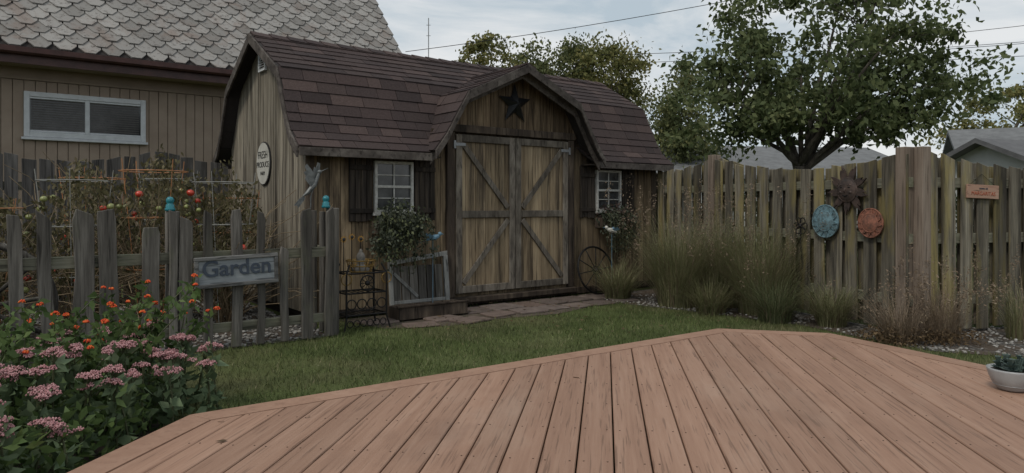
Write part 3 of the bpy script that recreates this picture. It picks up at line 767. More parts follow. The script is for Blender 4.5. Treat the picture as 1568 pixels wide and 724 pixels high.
hb_=empty('hummingbird_ornament',FR@Matrix.Translation((-2.75,-.72,1.22))); b=MB()
b.tube([(0,0,-.3),(0,0,0),(.02,0,.06)],.005); b.tube([(-.07,0,.0),(-.03,0,.03),(.03,0,.1),(.06,0,.16),(.075,0,.2)],[.006,.018,.024,.015,.013],8)
b.ball((.08,0,.215),(.02,.016,.018)); b.tube([(.095,0,.22),(.16,0,.25)],[.005,.002],5)
for (yy,q) in ((-.02,[(.03,.12),(.01,.22),(-.04,.28),(-.06,.26),(-.045,.22),(-.07,.21),(-.05,.17),(-.06,.15),(-.01,.09)]),(.03,[(.05,.13),(.09,.2),(.10,.29),(.075,.30),(.06,.25),(.045,.26),(.03,.2),(.02,.1)])):
    b.prismy(q,yy,yy+.004)
b.prismy([(-.06,.01),(-.10,-.02),(-.15,-.08),(-.12,-.08),(-.11,-.1),(-.05,-.02)],-.002,.003)
b.obj('bird_body',plain('painted_tin',(.16,.17,.17),.5,.3,.3,sc=25),hb_,smooth=False)

# ---------------------------------------------------------------- sun plaques
def sunplaque(name,x,y,z,r,mat,rays,rl,ang,face=.62,back=0):
    e=empty(name,Matrix.Translation((x,y,z))@Matrix.Rotation(ang,4,'Z')); b=MB()
    rf=r*face
    if back:
        K=40; b.prismy([(r*back*math.cos(2*math.pi*i/K),r*back*math.sin(2*math.pi*i/K)) for i in range(K)],-.010,-.001)
        b.ring((0,-.012,0),r*back*.97,r*.035,40)
    for i in range(rays):
        t=2*math.pi*i/rays; wv=.16 if i%2 else -.16; L=r if i%2 else r*rl
        if back: L=min(L,r*back*.95)
        def pt(rr_,tt): return (rr_*math.cos(tt),rr_*math.sin(tt))
        dt_=math.pi/rays*.95
        poly=[pt(rf*.9,t-dt_),pt((rf+L)/2,t-dt_*.62+wv*.5),pt(L,t+wv*.7),pt((rf+L)/2,t+dt_*.62+wv*.5),pt(rf*.9,t+dt_)]
        b.prismy([(q[0],q[1]) for q in poly],-.020,-.002)
    b.ball((0,-.012,0),(rf,r*.16,rf),nu=24,nv=12)
    b.ring((0,-.02,0),rf*.93,r*.05,28); b.ring((0,-.022,0),rf*.80,r*.02,28)
    k=r*.16
    b.ball((0,-k*1.05,-.02*r),(rf*.10,k*.6,rf*.24)); 
    for sx in (-1,1):
        b.ball((sx*rf*.36,-k*1.0,rf*.2),(rf*.16,k*.35,rf*.08),1); b.ball((sx*rf*.45,-k*.85,-rf*.2),(rf*.2,k*.5,rf*.17)); b.tube([(sx*rf*.18,-k*1.15,rf*.33),(sx*rf*.38,-k*1.15,rf*.42),(sx*rf*.58,-k*1.0,rf*.32)],rf*.05,5)
    b.tube([(-rf*.25,-k*1.05,-rf*.42),(0,-k*1.15,-rf*.5),(rf*.25,-k*1.05,-rf*.42)],rf*.06,5,1)
    b.obj('sun_face',[M[mat],M['black']],e)
A67=R(-67.5)
sunplaque('sun_wall_plaque',3.22,6.80,1.29,.24,'bronze',18,.86,A67,.5)
sunplaque('sun_wall_plaque',3.115,7.05,.985,.17,'blueplaque',28,.97,A67,.62,.97)
sunplaque('sun_wall_plaque',3.315,6.56,.98,.148,'terra',24,.96,A67,.62,.93)
e=empty('iron_flower_ornament',Matrix.Translation((2.98,7.32,.93))@Matrix.Rotation(A67,4,'Z')); b=MB()
for i in range(6):
    t=i*math.pi/3; b.ring((.055*math.cos(t),-.01,.055*math.sin(t)),.035,.006,12)
b.ball((0,-.01,0),.02); b.tube([(0,-.01,-.05),(.01,-.01,-.35)],.006); b.obj('petals',M['black'],e)
e=empty('hanging_wood_sign',Matrix.Translation((4.25,6.42,1.265))@Matrix.Rotation(R(17.7),4,'Z')@Matrix.Rotation(R(2),4,'Y')); b=MB()
b.box(-.19,.19,-.01,.008,-.062,.062); b.obj('board',M['salmon'],e,bevel=.003)
text('lettering','MARGARITAS',.048,(0,-.012,-.018),(R(90),0,0),M['orangep'],e,.001); text('lettering_top','come sit',.03,(0,-.012,.03),(R(90),0,0),M['signblue'],e,.001)
b=MB(); b.tube([(-.15,0,.06),(0,.01,.16),(.15,0,.06)],.002,4); b.obj('wire',M['black'],e)

# ---------------------------------------------------------------- wheels
def wheel(name,mt,r,spokes,rad,mat,hub=.05):
    e=empty(name,mt); b=MB(); b.ring((0,0,0),r,rad,40,'y',8); b.ring((0,0,0),hub,rad*.9,14,'y',6); b.tube([(0,-.03,0),(0,.03,0)],hub*.6,10)
    for i in range(spokes):
        t=2*math.pi*i/spokes+.1; b.tube([(hub*math.cos(t),0,hub*math.sin(t)),(r*math.cos(t),0,r*math.sin(t))],rad*.55,6)
    b.obj('rim_and_spokes',mat,e,smooth=True)
wheel('iron_wagon_wheel',FR@Matrix.Translation((1.20,-.18,.32))@Matrix.Rotation(R(-14),4,'X'),.30,10,.013,M['black'])
wheel('wooden_wagon_wheel',FR@Matrix.Translation((-5.05,-.55,.44))@Matrix.Rotation(R(-10),4,'X'),.44,10,.028,M['picket'],.08)

# ---------------------------------------------------------------- things by the shed
e=empty('small_garden_gate',FR@Matrix.Translation((-1.32,-.14,.10))@Matrix.Rotation(R(-6),4,'X')); b=MB()
b.box(-.36,-.315,-.015,.015,0,.42); b.box(.305,.36,-.015,.015,0,.50); b.hexa([(-.36,-.012,.4205),(.36,-.012,.5005),(.36,.018,.5005),(-.36,.018,.4205),(-.36,-.012,.465),(.36,-.012,.55),(.36,.018,.55),(-.36,.018,.465)]); b.box(-.314,.304,-.012,.012,.02,.055)
b.bar((-.29,0.016,.34),(-.02,0.016,.08),.035,.010); b.obj('frame',wood('grey_painted_wood',(.12,.12,.115),(.22,.22,.21),(.33,.33,.315),grain=(20,20,5),var=.15),e,bevel=.003)
b=MB()
for i in range(6): b.box(-.30+i*.102,-.21+i*.102,.025,.037,.03,.41)
b.obj('slats',M['picket'],e,bevel=.002)
e=empty('wooden_planter_box',FR@Matrix.Translation((-1.38,-.40,.0))); b=MB()
b.box(-.40,.40,-.12,-.10,.02,.14);b.box(-.40,.40,.10,.12,.02,.14);b.box(-.40,-.38,-.099,.099,.02,.14);b.box(.38,.40,-.099,.099,.02,.14)
b.box(-.42,.42,-.135,-.095,.1405,.16);b.obj('box_sides',M['casing'],e,bevel=.004)
b=MB(); b.box(-.379,.379,-.099,.099,.03,.115); b.obj('box_soil',M['soil'],e)

e=empty('iron_plant_stand',FR@Matrix.Translation((-2.2,-.55,0))); b=MB(); gd=MB(); sfm=MB(); cc=MB()
for sx in (-.2,.2):
    for sy in (-.13,.13):
        b.tube([(sx*1.15,sy*1.15,0),(sx,sy,.12),(sx,sy,.52),(sx*.8,sy*.8,.60)],.009,6)
for z in (.14,.34,.52):
    b.tube([(-.2,-.13,z),(.2,-.13,z),(.2,.13,z),(-.2,.13,z)],.008,5,closed=True)
for i in range(9): b.tube([(-.2+.05*i,-.13,.34),(-.2+.05*i,.13,.34)],.004,4); b.tube([(-.2+.05*i,-.13,.14),(-.2+.05*i,.13,.14)],.004,4)
for i in range(4): b.ring((-.15+i*.1,-.13,.24),.045,.006,14)
for i in range(6): b.ring((-.165+i*.066,-.13,.065),.03,.005,12)
b.ring((0,-.14,.43),.07,.007,20); b.ball((0,-.14,.43),.025)
for i in range(10): t=i*.628; b.tube([(.03*math.cos(t),-.14,.43+.03*math.sin(t)),(.07*math.cos(t),-.14,.43+.07*math.sin(t))],.004,4)
for z,r_ in ((.53,.10),(.58,.12),(.63,.135)): gd.ring((0,0,z),r_,.006,20,'z')
for i in range(12): t=i*.5236; gd.tube([(.08*math.cos(t),.08*math.sin(t),.50),(.135*math.cos(t),.135*math.sin(t),.63)],.004,4)
gd.ring((-.2,-.13,.47),.05,.006,14); gd.ring((.2,-.13,.47),.05,.006,14)
cc.lathe((0,0,.52),[(.001,0),(.08,0),(.085,.03),(.04,.06),(.025,.08),(.038,.11),(.042,.14),(.03,.175),(.015,.19),(.018,.20),(.001,.22)],16)
for i,(sx,h) in enumerate(((-.17,.83),(-.09,.85),(.0,.83))):
    b.tube([(sx,.0,.5),(sx,.0,h)],.004,4)
    sfm.ball((sx,-.012,h),(.016,.01,.016),1)
    for k in range(10):
        t=k*.628; c0=Vector((sx,0,h)); d=Vector((math.cos(t),0,math.sin(t))); q=Vector((-d.z,0,d.x))
        sfm.add([c0+d*.012,c0+d*.022+q*.007,c0+d*.034,c0+d*.022-q*.007],[(0,1,2,3)],0)
b.obj('iron_frame',M['black'],e); gd.obj('gold_basket',M['gold'],e); cc.obj('finial',M['concrete'],e,smooth=True); sfm.obj('sunflowers',[M['sunfl'],M['blackpaint']],e)

def lw(s0,u0,z): return tuple(loc2w(s0,u0,z))
def bushplant(name,parts,mats,size,box,trails):
    e=empty(name)
    for k,(mt,pp) in enumerate(zip(mats,parts)):
        P=np.concatenate([ell(nn,c,r,.15) for (nn,c,r) in pp]); P=P+rng.normal(size=P.shape)*.035; V,F=leaves(P,size,.6,.5); np_obj('foliage_%d'%k,V,F,M[mt],parent=e)
    b=MB(); LP=[]
    (c,w_,h_)=box
    cw=Vector(c); dd=Vector((math.cos(TH),math.sin(TH),0)); nn_=Vector((-dd.y,dd.x,0))
    pts=[cw-dd*w_-nn_*.07,cw+dd*w_-nn_*.07,cw+dd*w_+nn_*.07,cw-dd*w_+nn_*.07]
    b.hexa([p_-Vector((0,0,h_)) for p_ in pts]+[p_ for p_ in pts])
    b.obj('window_box',M['casing'],e,bevel=.004)
    tb=MB()
    for k in range(trails):
        a0=cw+dd*U(-w_,w_)-nn_*U(.08,.16); L=U(.2,.55); x_=dd*U(-.16,.1)-nn_*U(.04,.12)
        P=[a0+Vector((0,0,.06)),a0+x_*.6+Vector((0,0,.02)),a0+x_+Vector((0,0,-L*.5)),a0+x_*1.05+Vector((0,0,-L))]
        tb.tube(P,.003,4)
        for q in range(22):
            t=U(0,2.999); i=int(t); LP.append(tuple(P[i].lerp(P[i+1],t-i)+Vector((U(-.02,.02),U(-.02,.02),0))))
    tb.obj('trailing_stems',M['stem'],e)
    V,F=leaves(np.array(LP),size,.6,.8); np_obj('trailing_leaves',V,F,M[mats[0]],parent=e)
c1=lw(-1.62,-.24,.95)
bushplant('trailing_window_plant',[[(1100,c1,(.25,.18,.14)),(450,lw(-1.80,-.3,.76),(.18,.13,.15)),(200,lw(-1.40,-.2,.9),(.15,.12,.15)),(200,lw(-1.66,-.22,1.10),(.16,.1,.08))],
   [(300,c1,(.28,.22,.2)),(150,lw(-1.75,-.32,.75),(.17,.14,.17))]],['bush','ograssd'],.038,(lw(-1.576,-.11,.98),.26,.13),34)
c2=lw(1.56,-.2,1.0)
bushplant('trailing_window_plant',[[(700,c2,(.26,.16,.12)),(300,lw(1.78,-.2,.82),(.12,.1,.18)),(200,lw(1.4,-.2,.92),(.12,.1,.1))],[(500,c2,(.27,.18,.15)),(250,lw(1.78,-.22,.76),(.12,.1,.2))]],['bush','bushp'],.038,(lw(1.576,-.11,.98),.26,.13),24)
def bird(q,col,ang):
    e=empty('bird_ornament',Matrix.Translation(q)@Matrix.Rotation(ang,4,'Z')); b=MB()
    b.tube([(-.07,0,-.02),(-.03,0,0),(.02,0,.01),(.05,0,.02),(.075,0,.035)],[.006,.024,.03,.022,.012],8); b.ball((.075,0,.045),.022); b.tube([(.09,0,.045),(.12,0,.04)],[.006,.001],4,1)
    b.add([(.02,-.02,.02),(-.05,-.06,.05),(-.09,-.05,.02),(-.03,-.022,.0)],[(0,1,2,3)],1); b.add([(.02,.02,.02),(-.05,.06,.05),(-.09,.05,.02),(-.03,.022,.0)],[(0,1,2,3)],1)
    b.add([(-.06,-.01,-.02),(-.14,-.025,-.04),(-.14,.025,-.04),(-.06,.01,-.02)],[(0,1,2,3)],1); b.tube([(0,0,-.02),(0,0,-.8)],.003,4,1)
    b.obj('bird',[col,M['bluebird']],e)
bird(lw(-1.28,-.32,.80),M['bluebird'],R(20)); bird(lw(1.28,-.38,.82),M['enamel'],R(200))

# ---------------------------------------------------------------- trees
def tree(name,base,tr_r,fork,ells,ncl,lpc,cs,lsize,mat,wid=.55,limbs=9,droop=.6,shell=.25):
    e=empty(name); b=MB(); base=Vector(base); F0=base+Vector((0,0,fork))
    b.tube([base,base+Vector((tr_r*.2,0,fork*.35)),base+Vector((-tr_r*.2,.02,fork*.7)),F0+Vector((0,0,.15))],[tr_r*1.35,tr_r,tr_r*.9,tr_r*.75],10)
    tot=sum(r[0]*r[1]*r[2] for c,r in ells); pts=[]
    for c,r in ells:
        k=max(2,int(ncl*r[0]*r[1]*r[2]/tot)); pts.append(ell(k,c,r,shell))
    pts=np.concatenate(pts); pts[:,2]=np.maximum(pts[:,2],base.z+fork*.7)
    idx=rng.permutation(len(pts)); mains=pts[idx[:limbs]]; curves=[]
    def bez(a,m,c,k=7): return [a*(1-t)**2+m*2*t*(1-t)+c*t*t for t in [i/(k-1) for i in range(k)]]
    for q in mains:
        q=Vector(q)*1.0; st_=F0+Vector((0,0,U(-.3,.35)*fork*.3)); mid=st_.lerp(q,.45)+Vector((0,0,.12*(q-st_).length)); P=bez(st_,mid,q,8); P=[p_+Vector((U(-.03,.03),U(-.03,.03),U(-.03,.03))) for p_ in P]
        r0=tr_r*.5; b.tube(P,[r0*(1-.85*i/7) for i in range(8)],7); curves.append(P)
    for q in pts[idx[limbs:]]:
        q=Vector(q); best=min(((p_-q).length+ (0 if i>1 else .5),ci,i) for ci,P in enumerate(curves) for i,p_ in enumerate(P[:-1])); P=curves[best[1]];a=P[best[2]]
        mid=a.lerp(q,.5)+Vector((U(-.1,.1),U(-.1,.1),.1*(q-a).length)); r0=tr_r*.5*(1-.85*best[2]/7)*.45; r0=max(r0,tr_r*.05)
        b.tube(bez(a,mid,q,5),[r0,r0*.8,r0*.6,r0*.4,r0*.2],5)
    b.obj('trunk_and_limbs',M['barkm'],e,smooth=True)
    n=len(pts)*lpc; ci=rng.integers(0,len(pts),n); sc=rng.uniform(.4,1.5,len(pts))
    P=pts[ci]+rng.normal(size=(n,3))*np.array([cs,cs,cs*.6])*sc[ci][:,None]
    V,F=leaves(P,lsize,wid,droop); np_obj('crown_leaves',V,F,M[mat],parent=e)
tree('shade_tree',(5.27,13,0),.12,1.7,[((5.55,13,4.0),(2.15,2.0,1.8)),((7.35,13,3.25),(1.4,1.3,1.1)),((4.0,12.9,3.1),(1.1,1.1,1.15)),((5.8,12.7,2.8),(2.0,1.2,.55))],200,88,.20,.12,'biglf',limbs=18,shell=.15)
tree('yellowing_tree',(-1.0,23,0),.14,2.5,[((-.95,23,5.7),(1.05,1.0,.95)),((-.3,23,5.0),(.7,.8,.6))],42,60,.2,.14,'yellf',limbs=8,shell=.3)
tree('garden_tree',(1.6,26,0),.15,2.5,[((1.6,26,6.1),(1.5,1.3,1.0)),((.7,26,5.6),(1.0,1,.7)),((2.5,26,5.3),(1,1,.9))],95,105,.25,.14,'farlf',limbs=8)
tree('garden_tree',(3.6,25,0),.15,2.5,[((3.5,25,5.8),(1.25,1.3,1.15)),((3.7,25,4.4),(1.1,1.1,1.0))],75,110,.25,.14,'yellf',limbs=8)
tree('garden_tree',(5.3,22,0),.14,1.6,[((5.2,22,4.2),(.9,1.0,1.4)),((5.1,22,2.9),(1.0,1.0,.9))],65,110,.25,.13,'farlf',limbs=8)
tree('garden_tree',(20.5,30,0),.2,2.5,[((21.2,30,5.0),(1.9,1.5,1.3)),((19.6,30,4.2),(1.3,1.5,.9)),((23.4,30,5.6),(2,2,1.6))],80,120,.3,.18,'yellf',limbs=8)
n=9000; ang=rng.uniform(0,2*np.pi,n); rad=rng.uniform(55,70,n); hz=rng.uniform(0,1,n)*(3.4+1.2*np.sin(ang*9)+.8*np.sin(ang*23)); P=np.stack([rad*np.cos(ang),rad*np.sin(ang),hz],1)
V,F=leaves(P,1.1,.8,.2); np_obj('distant_tree_line',V,F,M['farlf'])
P=np.concatenate([ell(1500,(3.6+1.05*i+U(-.2,.2),10.6+U(-.5,.5)+.1*i,.75),(.75,.6,.72),.3) for i in range(6)]); V,F=leaves(P,.09,.55,.3); np_obj('shrub_row',V,F,M['shrublf'])

def dhouse(name,x,y,w,d,wh,rh,ang,wallc,roofc):
    e=empty(name,Matrix.Translation((x,y,0))@Matrix.Rotation(ang,4,'Z')); b=MB(); b.box(-w/2,w/2,-d/2,d/2,0,wh)
    b.add([(-w/2,-d/2,wh),(-w/2,d/2,wh),(-w/2,0,wh+rh),(w/2,-d/2,wh),(w/2,d/2,wh),(w/2,0,wh+rh)],[(0,2,1),(3,4,5)]); b.obj('walls',wallc,e)
    r=MB(); o=.35; k=rh/(d/2)
    for sg in (-1,1): r.hexa([(-w/2-o,sg*(d/2+o),wh-o*k),(w/2+o,sg*(d/2+o),wh-o*k),(w/2+o,0,wh+rh),(-w/2-o,0,wh+rh),(-w/2-o,sg*(d/2+o),wh-o*k+.12),(w/2+o,sg*(d/2+o),wh-o*k+.12),(w/2+o,0,wh+rh+.12),(-w/2-o,0,wh+rh+.12)])
    r.obj('roof',roofc,e); g2=MB(); f2=MB()
    for i in range(3):
        xx=-w/2+w*(i+.6)/3.2; g2.box(xx-.4,xx+.4,-d/2-.02,-d/2-.005,.8,1.8); f2.box(xx-.47,xx+.47,-d/2-.05,-d/2-.021,1.8,1.88); f2.box(xx-.47,xx+.47,-d/2-.05,-d/2-.021,.72,.8); f2.box(xx-.47,xx-.4,-d/2-.05,-d/2-.021,.8,1.8);f2.box(xx+.4,xx+.47,-d/2-.05,-d/2-.021,.8,1.8);f2.box(xx-.4,xx+.4,-d/2-.045,-d/2-.0215,1.27,1.32)
    g2.obj('window_panes',M['glass'],e); f2.obj('window_trim',M['whiteframe'],e)
hw=plain('white_siding_far',(.45,.46,.46),.7,.06,sc=2); hr=plain('grey_roof_far',(.17,.175,.18),.85,.15,sc=4); hr2=plain('dark_roof_far',(.12,.12,.125),.85,.15,sc=4)
dhouse('white_house',8.0,24,8,6,2.0,1.0,R(8),hw,hr)
dhouse('grey_roof_house',18.3,23,6.5,6,2.2,1.4,R(-25),hw,hr)
dhouse('garage',13.2,18,3.4,3.4,1.9,.75,R(20),hw,hr2)

e=empty('overhead_wires'); b=MB()
def wire(a,c,sag,r_=.010,k=14):
    a=Vector(a);c=Vector(c); b.tube([a.lerp(c,i/k)-Vector((0,0,sag*4*(i/k)*(1-i/k))) for i in range(k+1)],r_,4)
wire((-3.0,20,5.45),(14,20,8.6),.25); wire((3.0,24,6.2),(20.5,24,7.6),.25); wire((-3,28,6.6),(20.5,24.0,6.9),.25)
wire((20.5,24,7.6),(34,20,8.6),.3);wire((11,24,5.9),(34,24,7.6),.25); wire((11,25,6.35),(34,24,8.4),.25)
b.obj('cables',M['black'],e)
e=empty('antenna_mast'); b=MB(); b.tube([(-2.35,20,0),(-2.35,20,6.4)],.014,5); 
for z in (5.9,6.2): b.tube([(-2.41,20,z),(-2.29,20,z)],.008,4)
b.obj('mast',M['galv'],e)
e=empty('utility_pole'); b=MB(); b.tube([(20.5,24,0),(20.5,24,8.2)],[.16,.12],8); b.bar((19.6,24,7.6),(21.4,24,7.6),.1,.1); b.obj('pole',M['barkm'],e)

# ---------------------------------------------------------------- ornamental grasses
def clump(name,x,y,n,h,sp,mat,width=.008,lean=.7,seeds=0):
    e=empty(name); V,F=blades(x,y,n,h,sp,width,lean); np_obj('blades',V,F,M[mat],parent=e)
    V,F=blades(x,y,n//5,h*.85,sp,width*.8,lean); np_obj('dry_blades',V,F,M['drygrass'],parent=e)
    if seeds:
        V,F=blades(x,y,seeds,h*1.2,sp*.95,.004,lean); np_obj('seed_stalks',V,F,M['drygrass'],parent=e)
        tips=V.reshape(seeds,-1,3)[:,-1]; P=np.repeat(tips,18,0)+rng.normal(size=(seeds*18,3))*np.array([.016,.016,.05]); V,F=leaves(P,.024,.4,-.3); np_obj('seed_heads',V,F,M['drygrass'],parent=e)
clump('ornamental_grass',1.90,8.05,1500,1.0,.8,'ograss',.0075,.8,90)
clump('ornamental_grass',2.64,7.5,1500,.98,.8,'ograss',.0075,.8,70)
clump('ornamental_grass',2.36,8.0,800,.98,.65,'ograss',.0075,.8,40)
clump('liriope_grass',1.28,8.62,500,.50,.5,'ograss',.008,1.0)
clump('liriope_grass',2.10,7.50,500,.42,.5,'ograss',.008,1.0)
clump('liriope_grass',2.58,6.98,550,.45,.5,'ograssd',.008,1.0)
clump('liriope_grass',3.02,6.72,500,.44,.42,'ograss',.008,1.0)
clump('dry_bunch_grass',3.22,5.90,380,.42,.5,'drygrass',.005,.9,30)
clump('dry_bunch_grass',3.62,5.98,380,.52,.45,'drygrass',.005,.8,40)
clump('dry_bunch_grass',4.35,6.05,300,.55,.4,'ograss',.005,.8,30)
P=np.concatenate([ell(900,(3.15,5.85,.06),(.35,.25,.09)),ell(500,(3.6,5.85,.06),(.3,.2,.08))]); V,F=leaves(P,.03,.5,.0); np_obj('groundcover_plant',V,F,M['brownleaf'])
x=rng.uniform(-1.5,2,170);y=rng.uniform(6.2,8.2,170);V,F=leaves(np.stack([x,y,0*x+.05],1),.04,.6,.05); V[:,2]=.035+(V[:,2]-.05)*.3; np_obj('fallen_leaves',V,F,M['brownleaf'])
x=np.array([-.95,-1.2,.35,1.1,2.1,-1.35]);y=np.array([3.35,3.0,4.1,5.0,4.6,3.25]);V,F=leaves(np.stack([x,y,0*x+.05],1),.06,.6,.05); V[:,2]=HD+.006+(V[:,2]-.05)*.15; np_obj('leaves_on_deck',V,F,M['brownleaf'])

# ---------------------------------------------------------------- tomatoes in garden
for i,(s0,u0,h,r_) in enumerate([(-3.20,.25,1.45,.33),(-3.78,.35,1.55,.36),(-4.38,.45,1.45,.34),(-5.0,.55,1.2,.32),(-3.5,1.1,1.5,.36),(-4.15,1.2,1.5,.36),(-5.4,1.1,1.25,.34),(-2.95,.9,1.3,.28)]):
    q=loc2w(s0,u0,0); e=empty('tomato_plant',Matrix.Translation(q)); b=MB()
    for k in range(60):
        a0=U(0,6.28); d=Vector((math.cos(a0)*U(.1,.6),math.sin(a0)*U(.1,.6),1)).normalized()
        pos=Vector((U(-.06,.06),U(-.06,.06),0)); P=[pos.copy()]; L=h*U(.6,1.2)/8
        for j in range(8): d=(d+Vector((U(-.45,.45),U(-.45,.45),U(-.30,.14)))).normalized(); pos=pos+d*L; P.append(pos.copy())
        b.tube(P,[.0055*(1-.06*j) for j in range(9)],4)
    b.obj('vines',M['vine'],e)
    P=ell(500,(0,0,h*.6),(r_,r_,h*.46),.1); nc=34; cl=ell(nc,(0,0,h*.6),(r_*1.05,r_*1.05,h*.46),.3); P2=cl[rng.integers(0,nc,1100)]+rng.normal(size=(1100,3))*np.array([.05,.05,.065])
    V,F=leaves(np.concatenate([P,P2]),.055,.40,1.1); np_obj('foliage',V,F,M['tomleaf'],parent=e)
    c=MB()
    for z in (.45,.8,1.12): c.ring((0,0,z*h/1.2),.18+.09*z,.0045,22,'z',4)
    for k in range(4): t=k*1.571+i; c.tube([(.12*math.cos(t),.12*math.sin(t),0),(.29*math.cos(t),.29*math.sin(t),h*1.0)],.004,4)
    c.obj('cage',M['wireo'] if i%2 else M['wirew'],e)
    t_=MB()
    for k in range(13):
        a0=U(0,6.28); rr_=U(.022,.036); t_.ball((r_*1.0*math.cos(a0),r_*1.0*math.sin(a0),U(.35,.98)*h*.85),(rr_,rr_,rr_*.88),0 if U(0,1)<.4 else 1)
    t_.obj('fruit',[M['tomato'],M['tomatog']],e,smooth=True)

# ---------------------------------------------------------------- foreground flowers
OCT=[(1,0,0),(-1,0,0),(0,1,0),(0,-1,0),(0,0,1),(0,0,-1)]; OCF=[(0,2,4),(2,1,4),(1,3,4),(3,0,4),(2,0,5),(1,2,5),(3,1,5),(0,3,5)]
def octs(P,r_):
    P=np.asarray(P);n=len(P);rr_=r_*rng.uniform(.7,1.3,n); V=(np.array(OCT)[None]*rr_[:,None,None]+P[:,None,:]).reshape(-1,3)
    F=(np.array(OCF)[None]+(np.arange(n)*6)[:,None,None]).reshape(-1,3); return V,F
e=empty('sedum_plant'); st_=MB(); heads=[];lv=[]
sed=[(-2.02,2.75,.40),(-1.93,2.98,.37),(-2.18,3.0,.46),(-2.3,2.75,.42),(-2.42,3.05,.48),(-2.1,3.3,.46),(-1.88,3.3,.40),(-2.55,3.3,.50),(-2.35,3.5,.50),(-2.0,3.6,.46),(-2.15,3.85,.46),(-1.95,3.9,.42),(-2.75,3.1,.46),(-2.8,3.5,.52),(-2.6,2.8,.42),(-1.86,2.5,.32),(-2.05,2.45,.36),(-1.72,3.62,.36),(-2.45,3.9,.5),(-1.82,2.8,.30),(-2.25,2.5,.38),(-2.2,3.15,.46),
 (-1.75,3.45,.38),(-1.82,3.72,.44),(-1.68,3.78,.38),(-1.98,3.45,.46),(-1.9,4.02,.44),(-1.74,3.95,.40),(-2.08,4.05,.46),(-1.9,3.15,.38),(-2.3,3.3,.5),(-2.0,2.6,.42),(-1.95,2.3,.36),(-2.15,2.6,.44),(-1.9,2.65,.40),(-2.08,2.9,.48),(-1.86,2.4,.42),(-2.0,3.1,.5)]
for (x_,y_,h_) in sed:
    for sub in range(2):
        xx=x_+U(-.08,.08);yy=y_+U(-.08,.08);hh=h_*U(.82,1.05); bx,by=xx+U(-.08,.08),yy+U(-.06,.06)
        st_.tube([(bx,by,0),((bx+xx)/2+U(-.02,.02),(by+yy)/2,hh*.5),(xx,yy,hh)],[.006,.005,.004],5)
        nl=random.randint(5,9); RH=U(.035,.065)
        for q_ in range(nl):
            a_=U(0,6.28); ro=RH*math.sqrt(U(0,1)); cx_,cy_,cz_=xx+ro*math.cos(a_),yy+ro*math.sin(a_),hh-ro*.35+U(-.004,.006); rh=U(.016,.026); k=34
            a=rng.uniform(0,6.28,k);q=np.sqrt(rng.uniform(0,1,k))*rh; heads.append(np.stack([cx_+q*np.cos(a),cy_+q*np.sin(a),cz_+.012*(1-(q/rh)**2)+rng.uniform(-.005,.004,k)],1))
            st_.tube([(xx,yy,hh-.06),(cx_,cy_,cz_)],.0018,3)
        m=26; t=rng.uniform(.12,.92,m); lv.append(np.stack([bx+(xx-bx)*t,by+(yy-by)*t,hh*t],1))
st_.obj('stems',M['stem'],e)
V,F=octs(np.concatenate(heads),.0044); np_obj('flower_heads',V,F,M['sedf'],parent=e)
V,F=leaves(np.concatenate(lv),.075,.5,-.15); np_obj('leaves',V,F,M['sedl'],parent=e)
e=empty('lantana_plant'); st_=MB(); fl=[];lv=[]
def lstem(a,c,bend,nl=34,fl_=True):
    a=Vector(a);c=Vector(c);mid=a.lerp(c,.5)+Vector((0,0,bend)); P=[a*(1-t)**2+mid*2*t*(1-t)+c*t*t for t in [i/7 for i in range(8)]]
    st_.tube(P,[.006*(1-.09*i) for i in range(8)],4)
    for k in range(nl):
        t=U(.2,1); p_=a*(1-t)**2+mid*2*t*(1-t)+c*t*t; lv.append(p_+Vector((U(-.025,.025),U(-.025,.025),U(-.02,.02))))
    if fl_:
        cc_=c+Vector((0,0,.02)); rr_=U(.010,.018)
        d=unit(rng.normal(size=(24,3))); d[:,2]=np.abs(d[:,2])*.8; fl.append(np.array(cc_)+d*rr_)
for k in range(62):
    x_=U(-3.3,-1.95); y_=U(3.2,4.25); c=(x_+U(-.15,.3),y_+U(-.2,.25),U(.38,.62)); lstem((x_-.05,y_,0),c,U(.05,.15),34,U(0,1)<.5)
for (a,c) in [((-2.2,3.9,.1),(-1.85,4.15,.66)),((-2.1,3.8,.1),(-1.80,4.0,.58)),((-2.3,3.8,.1),(-2.0,3.9,.62)),((-2.2,3.6,.1),(-1.95,3.75,.56)),((-2.6,3.8,.1),(-2.3,4.0,.66)),((-2.8,3.6,.1),(-2.55,3.7,.62)),((-2.2,3.9,.1),(-2.1,4.1,.68)),((-2.2,3.9,.1),(-1.9,4.25,.7))]: lstem(a,c,.15,40)
st_.obj('stems',M['stem'],e)
V,F=leaves(np.array([tuple(p_) for p_ in lv]),.056,.5,.1); np_obj('leaves',V,F,M['lant'],parent=e)
V,F=octs(np.concatenate(fl),.0058); np_obj('flower_clusters',V,F,M['lantf'],parent=e)
x,y=scatter(plantpoly,14000); P=np.stack([x,y,rng.uniform(0,1,len(x))**1.3*.3],1); V,F=leaves(P,.06,.45,-.1); np_obj('bed_foliage',V,F,M['lant'])

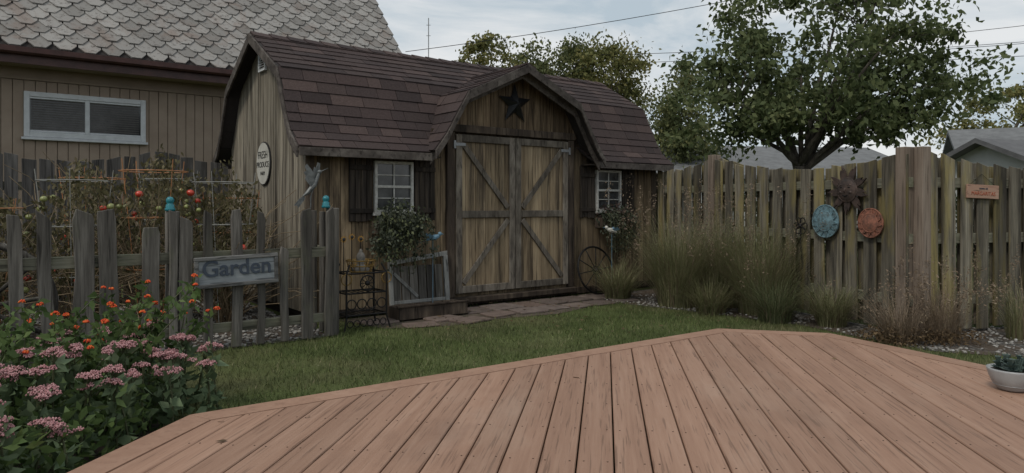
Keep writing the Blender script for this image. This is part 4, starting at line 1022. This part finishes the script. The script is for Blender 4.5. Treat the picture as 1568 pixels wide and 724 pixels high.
# ---------------------------------------------------------------- succulent bowl on deck
e=empty('succulent_bowl',Matrix.Translation((2.70,3.83,HD+.002))); b=MB()
b.lathe((0,0,0),[(.001,.004),(.065,.002),(.072,.01),(.098,.04),(.112,.075),(.12,.105),(.122,.115),(.112,.115),(.106,.10),(.001,.098)],36); 
for i in range(5): b.ring((0,0,.03+i*.016),.09+.006*i,.0025,36,'z',4)
b.obj('bowl',M['bowl'],e,smooth=True)
s2=MB(); s2.lathe((0,0,.0),[(.001,.101),(.107,.1005)],24); s2.obj('potting_soil',M['soil'],e)
sc_=MB()
for (cx_,cy_,rr_,zz) in [(-.04,-.04,.05,.12),(.05,-.02,.045,.12),(0,.05,.05,.125),(-.06,.03,.035,.12),(.07,.05,.035,.12)]:
    for ring_ in range(3):
        for k in range(8-ring_):
            a=k*6.283/(8-ring_)+ring_*.4; d=Vector((math.cos(a),math.sin(a),0)); q=Vector((-d.y,d.x,0)); r0=rr_*(1-.28*ring_); c0=Vector((cx_,cy_,zz-.015+ring_*.012)); up_=Vector((0,0,.018+.014*ring_))
            sc_.hexa([c0-q*.003,c0+q*.003,c0+q*.003+Vector((0,0,.004)),c0-q*.003+Vector((0,0,.004)),c0+d*r0-q*.004+up_,c0+d*r0+q*.004+up_,c0+d*r0*.7+q*.01+up_*.9,c0+d*r0*.7-q*.01+up_*.9])
for k in range(7): sc_.tube([(-.03+.01*k,-.02,.10),(-.035+.014*k,-.03,.17)],[.007,.004],5)
sc_.obj('succulents',M['succ'],e)

# ---------------------------------------------------------------- world, sun, camera
w=bpy.data.worlds.new('World'); scene.world=w; w.use_nodes=True; t=w.node_tree; t.nodes.clear()
def wn_(typ,ins=None,**kw):
    x=t.nodes.new('ShaderNode'+typ)
    for k,v in kw.items(): setattr(x,k,v)
    for k,v in (ins or {}).items():
        if isinstance(v,bpy.types.NodeSocket): t.links.new(v,x.inputs[k])
        else: x.inputs[k].default_value=v
    return x
EL,AZ=R(50),R(215)
sky=wn_('TexSky'); sky.sky_type='NISHITA'; sky.sun_disc=False; sky.sun_elevation=EL; sky.sun_rotation=AZ
tc=wn_('TexCoord'); mp=wn_('Mapping',{0:tc.outputs['Generated'],3:(1.6,1.6,4.5)})
nz=wn_('TexNoise',{'Vector':mp.outputs[0],'Scale':1.9,'Detail':8.0,'Roughness':.58,'Distortion':.5})
cr=wn_('ValToRGB',{0:nz.outputs[0]}); el=cr.color_ramp.elements; el[0].position=.40; el[0].color=(.50,.585,.645,1); el[1].position=.60; el[1].color=(.84,.85,.85,1)
b1=wn_('Background',{0:sky.outputs[0],1:.08}); b2=wn_('Background',{0:cr.outputs[0],1:1.0})
mx=wn_('MixShader',{0:.9,1:b1.outputs[0],2:b2.outputs[0]}); ow_=wn_('OutputWorld'); t.links.new(mx.outputs[0],ow_.inputs[0])
L=bpy.data.lights.new('sun','SUN'); L.energy=1.5; L.angle=R(12); L.color=(1,.93,.82); so_=bpy.data.objects.new('sun',L); scene.collection.objects.link(so_)
dv=Vector((math.sin(AZ)*math.cos(EL),math.cos(AZ)*math.cos(EL),math.sin(EL))); so_.rotation_euler=dv.to_track_quat('Z','Y').to_euler(); so_.location=(0,-5,12)
cam=bpy.data.cameras.new('camera'); co_=bpy.data.objects.new('camera',cam); scene.collection.objects.link(co_)
co_.location=(0,0,1.15); co_.rotation_euler=(R(90),0,0); cam.sensor_width=36; cam.lens=36*1088/1568; cam.shift_y=-49/1568; cam.clip_end=1000; cam.clip_start=.05
scene.camera=co_
scene.view_settings.view_transform='Standard'; scene.view_settings.look='None'; scene.view_settings.exposure=0
